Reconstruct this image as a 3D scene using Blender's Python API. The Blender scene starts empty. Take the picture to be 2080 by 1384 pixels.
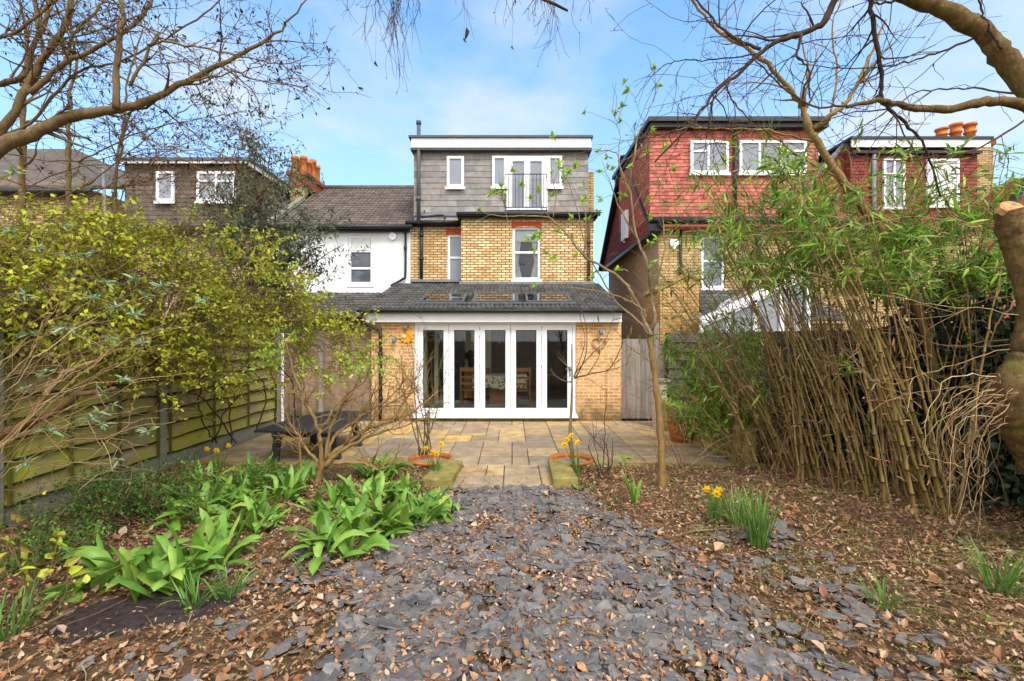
import bpy, math, random
import numpy as np
from mathutils import Vector
random.seed(7); rng = np.random.default_rng(7)
S = bpy.context.scene
COL = S.collection
R = math.radians

# ------------------------------------------------------------------ camera, sky, sun, exposure
CH, F = 1.8, 924.4                      # camera height; focal length in pixels of the 2080 px wide photograph
cam_d = bpy.data.cameras.new('camera'); cam = bpy.data.objects.new('camera', cam_d); COL.objects.link(cam)
cam.location = (0, 0, CH); cam.rotation_euler = (R(90), 0, 0)
cam_d.sensor_width = 36; cam_d.lens = 16; cam_d.clip_start = .05; cam_d.clip_end = 3000
S.camera = cam
SUN_EL, SUN_AZ = 48, 152              # degrees; azimuth clockwise from +Y
W = bpy.data.worlds.new('World'); S.world = W; W.use_nodes = True
def build_world():
    nt = W.node_tree; nt.nodes.clear(); n = nt.nodes.new; l = nt.links.new
    out = n('ShaderNodeOutputWorld'); bg = n('ShaderNodeBackground'); sky = n('ShaderNodeTexSky')
    sky.sky_type = 'NISHITA'; sky.sun_disc = False; sky.sun_elevation = R(SUN_EL); sky.sun_rotation = R(SUN_AZ)
    sky.air_density = 1.0; sky.dust_density = 1.2; sky.ozone_density = 1.4
    bg.inputs['Strength'].default_value = .15
    tc = n('ShaderNodeTexCoord'); mp = n('ShaderNodeMapping'); mp.inputs['Scale'].default_value = (1.0, 1.0, 2.0); mp.inputs['Location'].default_value = (.9, .45, .62)
    l(tc.outputs['Generated'], mp.inputs['Vector'])
    no = n('ShaderNodeTexNoise'); no.inputs['Scale'].default_value = 2.3; no.inputs['Detail'].default_value = 7; no.inputs['Roughness'].default_value = .52
    l(mp.outputs['Vector'], no.inputs['Vector'])
    cr = n('ShaderNodeValToRGB'); cr.color_ramp.elements[0].position = .42; cr.color_ramp.elements[0].color = (0, 0, 0, 1)
    cr.color_ramp.elements[1].position = .7; cr.color_ramp.elements[1].color = (.95, .95, .95, 1)
    l(no.outputs['Fac'], cr.inputs['Fac'])
    # thin whitish veil low in the sky
    sx = n('ShaderNodeSeparateXYZ'); l(tc.outputs['Generated'], sx.inputs[0])
    mr = n('ShaderNodeMapRange'); mr.inputs['From Min'].default_value = .02; mr.inputs['From Max'].default_value = .62
    mr.inputs['To Min'].default_value = .8; mr.inputs['To Max'].default_value = .0; l(sx.outputs['Z'], mr.inputs['Value'])
    mx = n('ShaderNodeMath'); mx.operation = 'MAXIMUM'; l(cr.outputs['Color'], mx.inputs[0]); l(mr.outputs['Result'], mx.inputs[1])
    gain = n('ShaderNodeMixRGB'); gain.blend_type = 'MULTIPLY'; gain.inputs['Fac'].default_value = 1
    gain.inputs['Color2'].default_value = (.9, 1.3, 1.5, 1); l(sky.outputs['Color'], gain.inputs['Color1'])
    tint = n('ShaderNodeMixRGB'); tint.inputs['Color1'].default_value = (2.3, 2.95, 3.5, 1); tint.inputs['Color2'].default_value = (3.5, 3.55, 3.8, 1); l(cr.outputs['Color'], tint.inputs['Fac'])
    mix = n('ShaderNodeMixRGB'); l(tint.outputs['Color'], mix.inputs['Color2'])
    l(mx.outputs[0], mix.inputs['Fac']); l(gain.outputs['Color'], mix.inputs['Color1'])
    # unseen bright cloud bank behind the camera, added as soft white fill
    back = n('ShaderNodeMapRange'); back.inputs['From Min'].default_value = .12; back.inputs['From Max'].default_value = -.4; back.inputs['To Min'].default_value = 0; back.inputs['To Max'].default_value = .9; l(sx.outputs['Y'], back.inputs['Value'])
    mix2 = n('ShaderNodeMixRGB'); mix2.inputs['Color2'].default_value = (9.0, 8.9, 8.8, 1); l(back.outputs['Result'], mix2.inputs['Fac']); l(mix.outputs['Color'], mix2.inputs['Color1'])
    l(mix2.outputs['Color'], bg.inputs['Color']); l(bg.outputs[0], out.inputs[0])
build_world()
sd = bpy.data.lights.new('sun', 'SUN'); sd.energy = 1.75; sd.angle = R(20); sd.color = (1, .98, .95)
sun = bpy.data.objects.new('sun', sd); COL.objects.link(sun)
sun.location = (-10, -10, 20)
_d = Vector((math.sin(R(SUN_AZ)) * math.cos(R(SUN_EL)), math.cos(R(SUN_AZ)) * math.cos(R(SUN_EL)), math.sin(R(SUN_EL))))
sun.rotation_euler = _d.to_track_quat('Z', 'Y').to_euler()
S.view_settings.view_transform = 'Standard'; S.view_settings.look = 'None'; S.view_settings.gamma = 1
S.view_settings.exposure = .88
S.cycles.max_bounces = 8; S.cycles.transparent_max_bounces = 24

# ------------------------------------------------------------------ helpers
def P(u, v, D):                         # a measured picture point at a known distance, in metres
    return np.array([(u - 1040) / F * D, D, CH + (692 - v) / F * D])
def G(u, v, z=0.0):                     # a measured picture point on the ground
    D = (CH - z) * F / (v - 692); return np.array([(u - 1040) / F * D, D, z])
def lin(r, g, b):
    f = lambda c: (c / 255 / 12.92) if c / 255 <= .04045 else ((c / 255 + .055) / 1.055) ** 2.4
    return (f(r), f(g), f(b), 1)
def nrm(v):
    v = np.asarray(v, float); return v / (np.linalg.norm(v, axis=-1, keepdims=True) + 1e-12)

ROUND = {'branch', 'trunk', 'stem', 'cane', 'thin_canes', 'shoot', 'side_shoot', 'pole', 'gutter', 'eaves_gutter', 'lean_to_gutter', 'chimney_pot', 'ridge_tile', 'soil_pipe', 'vase', 'lamp_shade', 'fallen_stems'}
class MB:
    def __init__(s): s.V = []; s.F = []; s.M = []; s.n = 0; s.cm = 0
    def add(s, V, *Fs):
        V = np.asarray(V, float).reshape(-1, 3)
        for f in Fs:
            f = np.asarray(f, int)
            if f.size: s.F.append(f + s.n); s.M.append(np.full(len(f), s.cm))
        s.V.append(V); s.n += len(V)
    def box(s, x0, x1, y0, y1, z0, z1):
        V = [(x, y, z) for z in (z0, z1) for y in (y0, y1) for x in (x0, x1)]
        s.add(V, [(0, 2, 3, 1), (4, 5, 7, 6), (0, 1, 5, 4), (2, 6, 7, 3), (0, 4, 6, 2), (1, 3, 7, 5)])
    def obox(s, O, U, Vv, Wv):           # box from a corner and three edge vectors
        O, U, Vv, Wv = [np.asarray(a, float) for a in (O, U, Vv, Wv)]
        V = [O + a * U + b * Vv + c * Wv for c in (0, 1) for b in (0, 1) for a in (0, 1)]
        s.add(V, [(0, 2, 3, 1), (4, 5, 7, 6), (0, 1, 5, 4), (2, 6, 7, 3), (0, 4, 6, 2), (1, 3, 7, 5)])
    def bar(s, a, b, w, h):
        a, b = np.asarray(a, float), np.asarray(b, float); t = nrm(b - a)
        up = np.array([0, 0, 1.]) if abs(t[2]) < .9 else np.array([0, 1., 0])
        sd = nrm(np.cross(t, up)); up = np.cross(sd, t)
        s.obox(a - sd * w / 2 - up * h / 2, b - a, sd * w, up * h)
    def prism(s, poly, E):
        A = np.asarray(poly, float); k = len(A); B = A + np.asarray(E, float)
        s.add(np.vstack([A, B]), [list(range(k))[::-1]], [list(range(k, 2 * k))], [(i, (i + 1) % k, k + (i + 1) % k, k + i) for i in range(k)])
    def tube(s, pts, rad, n=6, cap=True):
        pts = np.asarray(pts, float); k = len(pts); rad = np.broadcast_to(np.asarray(rad, float), (k,))
        T = np.empty_like(pts); T[1:-1] = pts[2:] - pts[:-2]; T[0] = pts[1] - pts[0]; T[-1] = pts[-1] - pts[-2]; T = nrm(T)
        r = np.array([0, 0, 1.]) if abs(T[0][2]) < .8 else np.array([1., 0, 0])
        a = nrm(np.cross(T[0], r)); an = np.arange(n) * 2 * math.pi / n; c, si = np.cos(an)[:, None], np.sin(an)[:, None]
        out = np.empty((k, n, 3))
        for i in range(k):
            a = nrm(a - T[i] * a.dot(T[i])); b = np.cross(T[i], a)
            out[i] = pts[i] + rad[i] * (c * a + si * b)
        i, j = np.meshgrid(np.arange(k - 1), np.arange(n), indexing='ij'); i = i.ravel(); j = j.ravel(); j2 = (j + 1) % n
        q = np.stack([i * n + j, i * n + j2, (i + 1) * n + j2, (i + 1) * n + j], 1)
        fs = [q]
        if cap: fs.append([list(range(n))[::-1]]); fs.append([list(range((k - 1) * n, k * n))])
        s.add(out, *fs)
    def lathe(s, prof, c, n=20):
        c = np.asarray(c, float); an = np.arange(n) * 2 * math.pi / n; V = []
        for r, z in prof: V += [(c[0] + r * math.cos(a), c[1] + r * math.sin(a), c[2] + z) for a in an]
        k = len(prof)
        s.add(V, [(i * n + j, i * n + (j + 1) % n, (i + 1) * n + (j + 1) % n, (i + 1) * n + j) for i in range(k - 1) for j in range(n)])
    def ball(s, c, r, n=10, sc=(1, 1, 1)):
        k = n // 2 + 1; V = []
        for i in range(k):
            th = math.pi * i / (k - 1)
            V += [(c[0] + sc[0] * r * math.sin(th) * math.cos(2 * math.pi * j / n), c[1] + sc[1] * r * math.sin(th) * math.sin(2 * math.pi * j / n), c[2] + sc[2] * r * math.cos(th)) for j in range(n)]
        s.add(V, [(i * n + j, (i + 1) * n + j, (i + 1) * n + (j + 1) % n, i * n + (j + 1) % n) for i in range(k - 1) for j in range(n)])
    def build(s, name, mat, parent=None, smooth=False):
        V = np.vstack(s.V) if s.V else np.zeros((0, 3))
        if parent is not None: V = V - np.array(world_loc(parent))
        me = bpy.data.meshes.new(name)
        loops = np.concatenate([f.ravel() for f in s.F]); tot = np.concatenate([np.full(len(f), f.shape[1]) for f in s.F])
        st = np.concatenate([[0], np.cumsum(tot)[:-1]])
        me.vertices.add(len(V)); me.vertices.foreach_set('co', V.astype(np.float32).ravel())
        me.loops.add(len(loops)); me.loops.foreach_set('vertex_index', loops.astype(np.int32))
        me.polygons.add(len(tot)); me.polygons.foreach_set('loop_start', st.astype(np.int32)); me.polygons.foreach_set('loop_total', tot.astype(np.int32))
        mats = mat if isinstance(mat, list) else [mat]
        if len(mats) > 1: me.polygons.foreach_set('material_index', np.concatenate(s.M).astype(np.int32))
        me.update(calc_edges=True); me.validate()
        me.polygons.foreach_set('use_smooth', np.full(len(me.polygons), bool(smooth or name in ROUND)))
        for mm in mats: me.materials.append(mm)
        o = bpy.data.objects.new(name, me); COL.objects.link(o)
        if parent is not None: o.parent = parent
        return o
def world_loc(o):
    v = Vector((0, 0, 0))
    while o is not None: v = v + o.location; o = o.parent
    return v
def tag(o, label, cat, group=None):
    o['label'] = label; o['category'] = cat
    if group: o['group'] = group
    return o
def thing(name, label, cat, loc=(0, 0, 0), group=None):
    o = bpy.data.objects.new(name, None); COL.objects.link(o); o.location = [float(a) for a in loc]; o.empty_display_size = .1
    return tag(o, label, cat, group)
def struct(o): o['kind'] = 'structure'; return o
def stuff(o, label=None, cat=None):
    o['kind'] = 'stuff'
    if label: o['label'] = label; o['category'] = cat
    return o

# ------------------------------------------------------------------ materials
class NT:
    def __init__(s, name):
        s.m = bpy.data.materials.new(name); s.m.use_nodes = True; s.t = s.m.node_tree; s.t.nodes.clear()
        s.out = s.n('ShaderNodeOutputMaterial'); s.b = s.n('ShaderNodeBsdfPrincipled'); s.l(s.b.outputs[0], s.out.inputs[0])
    def n(s, t, **kw):
        x = s.t.nodes.new(t)
        for k, v in kw.items():
            if k in x.inputs.keys(): x.inputs[k].default_value = v
            else: setattr(x, k, v)
        return x
    def l(s, a, b): s.t.links.new(a, b)
    def pos(s): return s.n('ShaderNodeNewGeometry').outputs['Position']
    def noise(s, scale, detail=4, rough=.55, vec=None):
        x = s.n('ShaderNodeTexNoise', Scale=scale, Detail=detail, Roughness=rough); s.l(vec or s.pos(), x.inputs['Vector']); return x.outputs['Fac']
    def ramp(s, fac, stops, interp='LINEAR'):
        x = s.n('ShaderNodeValToRGB'); e = x.color_ramp.elements; x.color_ramp.interpolation = interp
        while len(e) < len(stops): e.new(.5)
        for k, (p, c) in enumerate(stops): e[k].position = p; e[k].color = tuple(c) if len(c) == 4 else (*c, 1)
        s.l(fac, x.inputs['Fac']); return x.outputs['Color']
    def mix(s, a, b, fac, mode='MIX'):
        x = s.n('ShaderNodeMixRGB'); x.blend_type = mode
        for v, i in ((fac, 'Fac'), (a, 'Color1'), (b, 'Color2')):
            if isinstance(v, (int, float)): x.inputs[i].default_value = v
            elif isinstance(v, tuple): x.inputs[i].default_value = v
            else: s.l(v, x.inputs[i])
        return x.outputs['Color']
    def bump(s, h, strength=.4, dist=.01):
        x = s.n('ShaderNodeBump', Strength=strength, Distance=dist); s.l(h, x.inputs['Height']); s.l(x.outputs[0], s.b.inputs['Normal'])
    def col(s, c):
        if isinstance(c, tuple): s.b.inputs['Base Color'].default_value = c
        else: s.l(c, s.b.inputs['Base Color'])
    def set(s, rough=.8, spec=.3, metal=0):
        s.b.inputs['Roughness'].default_value = rough; s.b.inputs['Specular IOR Level'].default_value = spec; s.b.inputs['Metallic'].default_value = metal; return s
G2 = lambda v: (v, v, v, 1)
def M_plain(name, c, rough=.6, spec=.3, var=.15, scale=6, bump=0, bscale=40, metal=0):
    t = NT(name); f = t.noise(scale, 5)
    t.col(t.mix(c, t.ramp(f, [(.3, G2(1 - var)), (.7, G2(1 + var * .6))]), 1, 'MULTIPLY')); t.set(rough, spec, metal)
    if bump: t.bump(t.noise(bscale, 4), bump, .01)
    return t.m
def M_island(name, cols, rough=.7, spec=.3, var=.25, scale=25, trans=0, bump=0, bscale=80, patch=None):
    t = NT(name); g = t.n('ShaderNodeNewGeometry'); k = len(cols)
    c = t.ramp(g.outputs['Random Per Island'], [(i / (k - 1), cc) for i, cc in enumerate(cols)])
    c = t.mix(c, t.ramp(t.noise(scale, 5), [(.3, G2(1 - var)), (.7, G2(1 + var * .7))]), 1, 'MULTIPLY')
    if patch: c = t.mix(c, patch[0], t.ramp(t.noise(patch[1], 6, .65), [(patch[2], G2(0)), (min(1, patch[2] + .18), G2(patch[3]))]))
    t.col(c); t.set(rough, spec)
    if bump: t.bump(t.noise(bscale, 4), bump, .006)
    if trans:
        tr = t.n('ShaderNodeBsdfTranslucent'); t.l(c, tr.inputs['Color']); ms = t.n('ShaderNodeMixShader'); ms.inputs[0].default_value = trans
        t.l(t.b.outputs[0], ms.inputs[1]); t.l(tr.outputs[0], ms.inputs[2]); t.l(ms.outputs[0], t.out.inputs[0])
    return t.m
def M_bark(name, c1, c2, moss, moss_amt=.5, sc=26, zs=.35, strength=.9):
    t = NT(name); mp = t.n('ShaderNodeMapping'); mp.inputs['Scale'].default_value = (1, 1, zs); t.l(t.pos(), mp.inputs['Vector'])
    v = t.n('ShaderNodeTexVoronoi', Scale=float(sc)); v.feature = 'DISTANCE_TO_EDGE'; w = t.n('ShaderNodeVectorMath', operation='MULTIPLY_ADD'); nz = t.n('ShaderNodeTexNoise', Scale=14.0, Detail=5.0); t.l(mp.outputs[0], nz.inputs['Vector']); t.l(nz.outputs['Color'], w.inputs[0]); w.inputs[1].default_value = (.05, .05, .05); t.l(mp.outputs[0], w.inputs[2]); t.l(w.outputs[0], v.inputs['Vector'])
    f = t.noise(11, 7, .7, mp.outputs[0]); c = t.ramp(f, [(.25, c1), (.75, c2)]); c = t.mix(c, t.ramp(v.outputs['Distance'], [(0, G2(.6)), (.06, G2(1.02))]), .3, 'MULTIPLY')
    c = t.mix(c, t.ramp(t.noise(38, 7, .75, mp.outputs[0]), [(.3, G2(.55)), (.55, G2(1.0)), (.75, G2(1.25))]), 1, 'MULTIPLY')
    c = t.mix(c, moss, t.ramp(t.noise(3.3, 6, .7), [(.47, G2(0)), (.62, G2(moss_amt))])); c = t.mix(c, lin(168, 166, 150), t.ramp(t.noise(19, 5, .7), [(.62, G2(0)), (.7, G2(.5))]))
    t.col(c); t.set(.92, .12); h = t.mix(t.noise(30, 8, .75, mp.outputs[0]), f, .5); t.bump(h, strength, .02); return t.m
def M_brick(name, c1, c2, mortar, stain=(.1, .08, .05, 1), stain_amt=.35, bw=.225, bh=.075, mo=.011, c3=None, stain_scale=.9, low=None):
    t = NT(name); sp = t.n('ShaderNodeSeparateXYZ'); t.l(t.pos(), sp.inputs[0])
    ad = t.n('ShaderNodeMath', operation='ADD'); t.l(sp.outputs[0], ad.inputs[0]); t.l(sp.outputs[1], ad.inputs[1])
    cb = t.n('ShaderNodeCombineXYZ'); t.l(ad.outputs[0], cb.inputs[0]); t.l(sp.outputs[2], cb.inputs[1])
    # small wobble so that joints are not ruler straight
    wb = t.n('ShaderNodeTexNoise', Scale=7.0, Detail=2.0); t.l(t.pos(), wb.inputs['Vector'])
    ws = t.n('ShaderNodeVectorMath', operation='MULTIPLY_ADD'); t.l(wb.outputs['Color'], ws.inputs[0]); ws.inputs[1].default_value = (.014, .014, 0); t.l(cb.outputs[0], ws.inputs[2])
    b = t.n('ShaderNodeTexBrick', Scale=1.0); b.inputs['Brick Width'].default_value = bw; b.inputs['Row Height'].default_value = bh
    b.inputs['Mortar Size'].default_value = mo; b.inputs['Mortar Smooth'].default_value = .25; b.inputs['Bias'].default_value = 0
    b.inputs['Color1'].default_value = c1; b.inputs['Color2'].default_value = c2; b.inputs['Mortar'].default_value = mortar
    t.l(ws.outputs[0], b.inputs['Vector'])
    c = b.outputs['Color']
    if c3: c = t.mix(c, c3, t.ramp(t.noise(3.2, 3), [(.52, G2(0)), (.62, G2(.6))]))
    c = t.mix(c, t.ramp(t.noise(30, 5), [(.3, G2(.72)), (.7, G2(1.2))]), 1, 'MULTIPLY')
    c = t.mix(c, stain, t.ramp(t.noise(stain_scale, 6, .65), [(.48, G2(0)), (.72, G2(stain_amt))]))
    mp = t.n('ShaderNodeMapping'); mp.inputs['Scale'].default_value = (3.5, 3.5, .35); t.l(t.pos(), mp.inputs['Vector'])
    c = t.mix(c, stain, t.ramp(t.noise(1.0, 6, .7, mp.outputs[0]), [(.52, G2(0)), (.7, G2(stain_amt * 1.1))]))
    if low:                              # damp, algae-darkened bricks near the ground
        mr = t.n('ShaderNodeMapRange'); mr.inputs['From Min'].default_value = .0; mr.inputs['From Max'].default_value = .75; mr.inputs['To Min'].default_value = .75; mr.inputs['To Max'].default_value = 0
        ad2 = t.n('ShaderNodeMath', operation='MULTIPLY'); t.l(sp.outputs[2], mr.inputs['Value']); t.l(mr.outputs[0], ad2.inputs[0]); t.l(t.noise(5, 5), ad2.inputs[1])
        c = t.mix(c, low, t.ramp(ad2.outputs[0], [(.1, G2(0)), (.35, G2(.8))]))
    t.col(c); t.set(.9, .15); t.bump(b.outputs['Fac'], -.5, .01); return t.m
def M_wood(name, c1, c2, axis=2, rough=.75, algae=None, algae_amt=.6, algae_pos=.45, island=True):
    t = NT(name); mp = t.n('ShaderNodeMapping'); sc = [14, 14, 14]; sc[axis] = 1.2; mp.inputs['Scale'].default_value = sc; t.l(t.pos(), mp.inputs['Vector'])
    f = t.noise(1.6, 6, .6, mp.outputs[0]); c = t.ramp(f, [(.25, c1), (.75, c2)])
    if island:
        g = t.n('ShaderNodeNewGeometry'); c = t.mix(c, t.ramp(g.outputs['Random Per Island'], [(0, G2(.72)), (1, G2(1.15))]), 1, 'MULTIPLY')
    if algae: c = t.mix(c, algae, t.ramp(t.noise(1.5, 6, .6), [(algae_pos - .12, G2(0)), (algae_pos + .15, G2(algae_amt))]))
    t.col(c); t.set(rough, .2); t.bump(f, .35, .006); return t.m
def M_glass(name, tint=(1, 1, 1, 1), ior=1.45):
    t = NT(name); tr = t.n('ShaderNodeBsdfTransparent'); tr.inputs[0].default_value = tint; gl = t.n('ShaderNodeBsdfGlossy'); gl.inputs['Roughness'].default_value = .02
    fr = t.n('ShaderNodeFresnel'); fr.inputs[0].default_value = ior; ms = t.n('ShaderNodeMixShader')
    t.l(fr.outputs[0], ms.inputs[0]); t.l(tr.outputs[0], ms.inputs[1]); t.l(gl.outputs[0], ms.inputs[2]); t.l(ms.outputs[0], t.out.inputs[0]); return t.m

white = M_plain('white_pvc', lin(236, 236, 236), .35, .4, .05, 3)
white_paint = M_plain('white_render', lin(232, 232, 230), .85, .15, .1, 1.4, .15, 60)
cream_trim = M_plain('cream_trim', lin(205, 200, 190), .6, .3, .1, 5)
black_pvc = M_plain('black_plastic', lin(34, 34, 36), .45, .35, .3, 8)
grey_pipe = M_plain('grey_pipe', lin(84, 84, 86), .6, .3, .25, 9)
lead = M_plain('lead', lin(118, 120, 124), .6, .35, .25, 4, .2, 12)
iron = M_plain('black_iron', lin(26, 26, 28), .5, .4, .2, 10)
pane_m = M_plain('window_pane', lin(128, 132, 138), .06, .6, .1, 1.5)
pane_dark = M_plain('window_pane_dark', lin(92, 98, 106), .05, .7, .35, 2.2)
curtain_m = M_plain('net_curtain', lin(215, 214, 210), .8, .1, .15, 9)
roof_glass = M_glass('rooflight_glass', (.9, .93, .93, 1), 2.1)
clear_glass = M_glass('clear_glass', (.96, .98, .98, 1))
brick_ext = M_brick('orange_brick', lin(214, 164, 108), lin(186, 132, 84), lin(222, 196, 154), lin(150, 108, 66), .3, c3=lin(226, 186, 138), stain_scale=2.2, low=lin(86, 74, 44))
brick_up = M_brick('yellow_stock_brick', lin(236, 214, 168), lin(200, 162, 110), lin(112, 82, 46), lin(146, 104, 62), .45, stain_scale=1.6, mo=.014)
brick_nb = M_brick('pale_stock_brick', lin(206, 180, 130), lin(172, 140, 92), lin(116, 98, 70), lin(96, 78, 52), .5, stain_scale=1.1)
brick_garden = M_brick('brown_garden_brick', lin(160, 132, 108), lin(140, 110, 88), lin(150, 134, 114), lin(92, 80, 60), .4, stain_scale=1.6, low=lin(80, 76, 44))
brick_red = M_brick('red_brick', lin(180, 98, 66), lin(150, 78, 52), lin(120, 80, 60), lin(70, 45, 35), .4)
red_arch = M_plain('red_arch_brick', lin(178, 74, 44), .85, .15, .35, 22, .3, 60)
slate_tile = M_island('grey_slate_tile', [lin(122, 118, 113), lin(142, 136, 130), lin(130, 124, 117), lin(156, 148, 138), lin(118, 117, 117), lin(146, 130, 116)], .75, .25, .22, 7, bump=.2, bscale=40, patch=(lin(150, 146, 138), 2.5, .55, .35))
red_tile = M_island('red_clay_tile', [lin(176, 98, 86), lin(190, 112, 98), lin(160, 88, 78), lin(182, 104, 88), lin(198, 122, 106), lin(148, 86, 76)], .85, .15, .3, 8, bump=.15, patch=(lin(120, 78, 66), 1.6, .5, .55))
dkred_tile = M_island('dark_red_clay_tile', [lin(124, 58, 50), lin(138, 68, 58), lin(106, 50, 46)], .8, .2, .25, 8)
roof_tile = M_island('brown_grey_roof_tile', [lin(96, 86, 78), lin(110, 98, 88), lin(86, 78, 72), lin(116, 102, 90)], .85, .2, .3, 6, bump=.25, patch=(lin(112, 112, 84), 3, .58, .5))
ext_roof_tile = M_island('dark_roof_tile', [lin(80, 78, 75), lin(94, 91, 86), lin(70, 69, 68), lin(104, 100, 92)], .8, .25, .3, 6, bump=.3, patch=(lin(120, 118, 96), 4, .56, .5))
shingle_tile = M_island('brown_shingle', [lin(104, 90, 78), lin(88, 78, 70), lin(116, 100, 84)], .85, .15, .25, 8)
pebbledash = M_plain('brown_pebbledash', lin(168, 142, 118), .95, .1, .45, 26, .6, 70)
timber_grey = M_wood('grey_weathered_timber', lin(112, 100, 92), lin(156, 144, 134), 2, algae=lin(96, 98, 58), algae_amt=.3, algae_pos=.6)
fence_w = M_wood('mossy_fence_timber', lin(126, 114, 80), lin(172, 158, 124), 1, algae=lin(158, 154, 42), algae_amt=.85, algae_pos=.46)
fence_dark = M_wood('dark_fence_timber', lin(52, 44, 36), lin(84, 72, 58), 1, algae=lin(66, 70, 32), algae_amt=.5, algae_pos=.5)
lap_shadow = M_plain('painted_lap_shadow', lin(62, 58, 30), .95, .1, .4, 9)  # shadow line under each board lap, painted in as a dark colour
batten_m = M_wood('mossy_batten', lin(58, 54, 32), lin(92, 86, 50), 2, algae=lin(104, 108, 30), algae_amt=.6)
moss_stone = M_plain('mossy_stone', lin(150, 136, 78), .95, .1, .45, 5, .4, 40)
slab_m = M_island('sandstone_slab', [lin(186, 156, 116), lin(162, 142, 116), lin(194, 164, 120), lin(170, 146, 108), lin(150, 132, 114), lin(204, 166, 104), lin(176, 150, 114), lin(154, 136, 114), lin(182, 146, 106)], .85, .12, .28, 5, bump=.2, bscale=25, patch=(lin(128, 112, 84), 2.2, .52, .6))
grout = M_plain('patio_joint', lin(104, 96, 80), .95, .1, .3, 9)
terracotta = M_plain('terracotta', lin(186, 112, 60), .8, .2, .35, 6, .1, 40)
terra_pale = M_plain('weathered_terracotta', lin(170, 132, 84), .85, .15, .4, 6, .2, 40)
table_black = M_plain('black_table_paint', lin(46, 47, 50), .5, .35, .25, 3, .1, 30)
oak = M_wood('oak', lin(140, 92, 50), lin(184, 130, 78), 2, .5)
navy = M_plain('navy_wall', lin(44, 54, 76), .8, .2, .05)
cream_wall = M_plain('cream_wall', lin(222, 214, 192), .85, .1, .04)
dark_wall = M_plain('charcoal_wall', lin(112, 110, 110), .8, .15, .2, 4)
floor_in = M_plain('pale_floor_tile', lin(186, 184, 178), .4, .35, .15, 2)
concrete = M_bark('concrete', lin(128, 124, 108), lin(160, 156, 140), lin(112, 116, 62), .6, 60, 1, .4)
bark_pale = M_bark('pale_bark', lin(112, 92, 66), lin(166, 144, 110), lin(120, 118, 70), .5)
bark_mid = M_bark('brown_bark', lin(90, 70, 50), lin(136, 110, 78), lin(110, 106, 62), .45, 30)
bark_gold = M_bark('golden_brown_bark', lin(116, 88, 54), lin(170, 136, 90), lin(116, 110, 56), .5, 34)
bark_dark = M_island('dark_twig_bark', [lin(56, 45, 38), lin(74, 58, 46), lin(92, 72, 52), lin(48, 40, 36)], .9, .1, .4, 12)
bark_stem = M_island('straw_stem', [lin(196, 172, 128), lin(150, 116, 76), lin(108, 82, 56), lin(172, 144, 100), lin(78, 60, 44), lin(186, 158, 112)], .85, .15, .35, 14)
bark_mossy = M_bark('mossy_bark', lin(78, 60, 38), lin(138, 110, 70), lin(112, 104, 46), .6, 24, .5, 1.6)
cut_wood = M_plain('sawn_wood', lin(190, 142, 98), .9, .1, .5, 26, .4, 60)
cane_node = M_plain('bamboo_joint', lin(74, 56, 36), .8, .15, .4, 30)
cane_m = M_island('bamboo_cane', [lin(146, 106, 50), lin(168, 128, 66), lin(116, 84, 42), lin(156, 126, 74), lin(112, 100, 52), lin(96, 74, 46), lin(182, 148, 86)], .5, .35, .3, 9)
cane_dry = M_island('dry_cane', [lin(108, 82, 52), lin(142, 112, 74), lin(84, 64, 44), lin(170, 144, 106), lin(98, 80, 58)], .75, .2, .25, 9)
leaf_yg = M_island('yellow_green_leaf', [lin(184, 192, 44), lin(204, 206, 64), lin(158, 174, 42), lin(216, 212, 88), lin(172, 182, 38), lin(132, 140, 40), lin(190, 174, 60), lin(140, 118, 54)], .5, .3, .2, 30, .38)
leaf_lime = M_island('fresh_lime_leaf', [lin(146, 182, 56), lin(174, 202, 76), lin(124, 164, 52)], .45, .35, .15, 30, .35)
leaf_weed = M_island('weed_leaf', [lin(118, 140, 54), lin(146, 160, 70), lin(92, 116, 44), lin(160, 160, 84)], .7, .2, .2, 30, .2)
leaf_bamboo = M_island('bamboo_leaf', [lin(104, 146, 44), lin(142, 180, 56), lin(80, 122, 38), lin(172, 198, 74), lin(118, 156, 46), lin(64, 96, 36), lin(172, 170, 72)], .45, .35, .2, 20, .28)
leaf_dark = M_island('dark_green_leaf', [lin(62, 94, 34), lin(86, 124, 42), lin(48, 76, 32), lin(112, 152, 54)], .5, .35, .2, 20, .25)
leaf_olive = M_island('olive_leaf', [lin(88, 98, 66), lin(112, 120, 86), lin(68, 78, 52), lin(126, 130, 98)], .6, .25, .2, 20, .25)
leaf_sage = M_island('sage_leaf', [lin(132, 152, 118), lin(164, 178, 148), lin(110, 134, 92), lin(136, 160, 84)], .6, .25, .15, 20, .25)
leaf_ivy = M_island('ivy_leaf', [lin(34, 46, 26), lin(46, 60, 30), lin(26, 36, 22), lin(58, 76, 36)], .45, .4, .2, 20, .15)
leaf_strap = M_island('strap_leaf', [lin(100, 142, 52), lin(126, 166, 64), lin(84, 124, 44), lin(148, 182, 80), lin(112, 152, 56), lin(160, 178, 78)], .42, .35, .3, 7, .25, bump=.2, bscale=30, patch=(lin(156, 158, 70), 9, .62, .6))
leaf_grass = M_island('grass_leaf', [lin(86, 128, 48), lin(112, 152, 62), lin(70, 108, 42), lin(140, 166, 96)], .5, .3, .15, 12, .3)
leaf_dry = M_island('dry_leaf', [lin(156, 108, 76), lin(180, 134, 98), lin(128, 86, 60), lin(200, 164, 128), lin(148, 102, 68), lin(100, 72, 56), lin(178, 118, 74), lin(214, 186, 156), lin(120, 92, 70)], .8, .15, .25, 40, .15)
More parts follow.
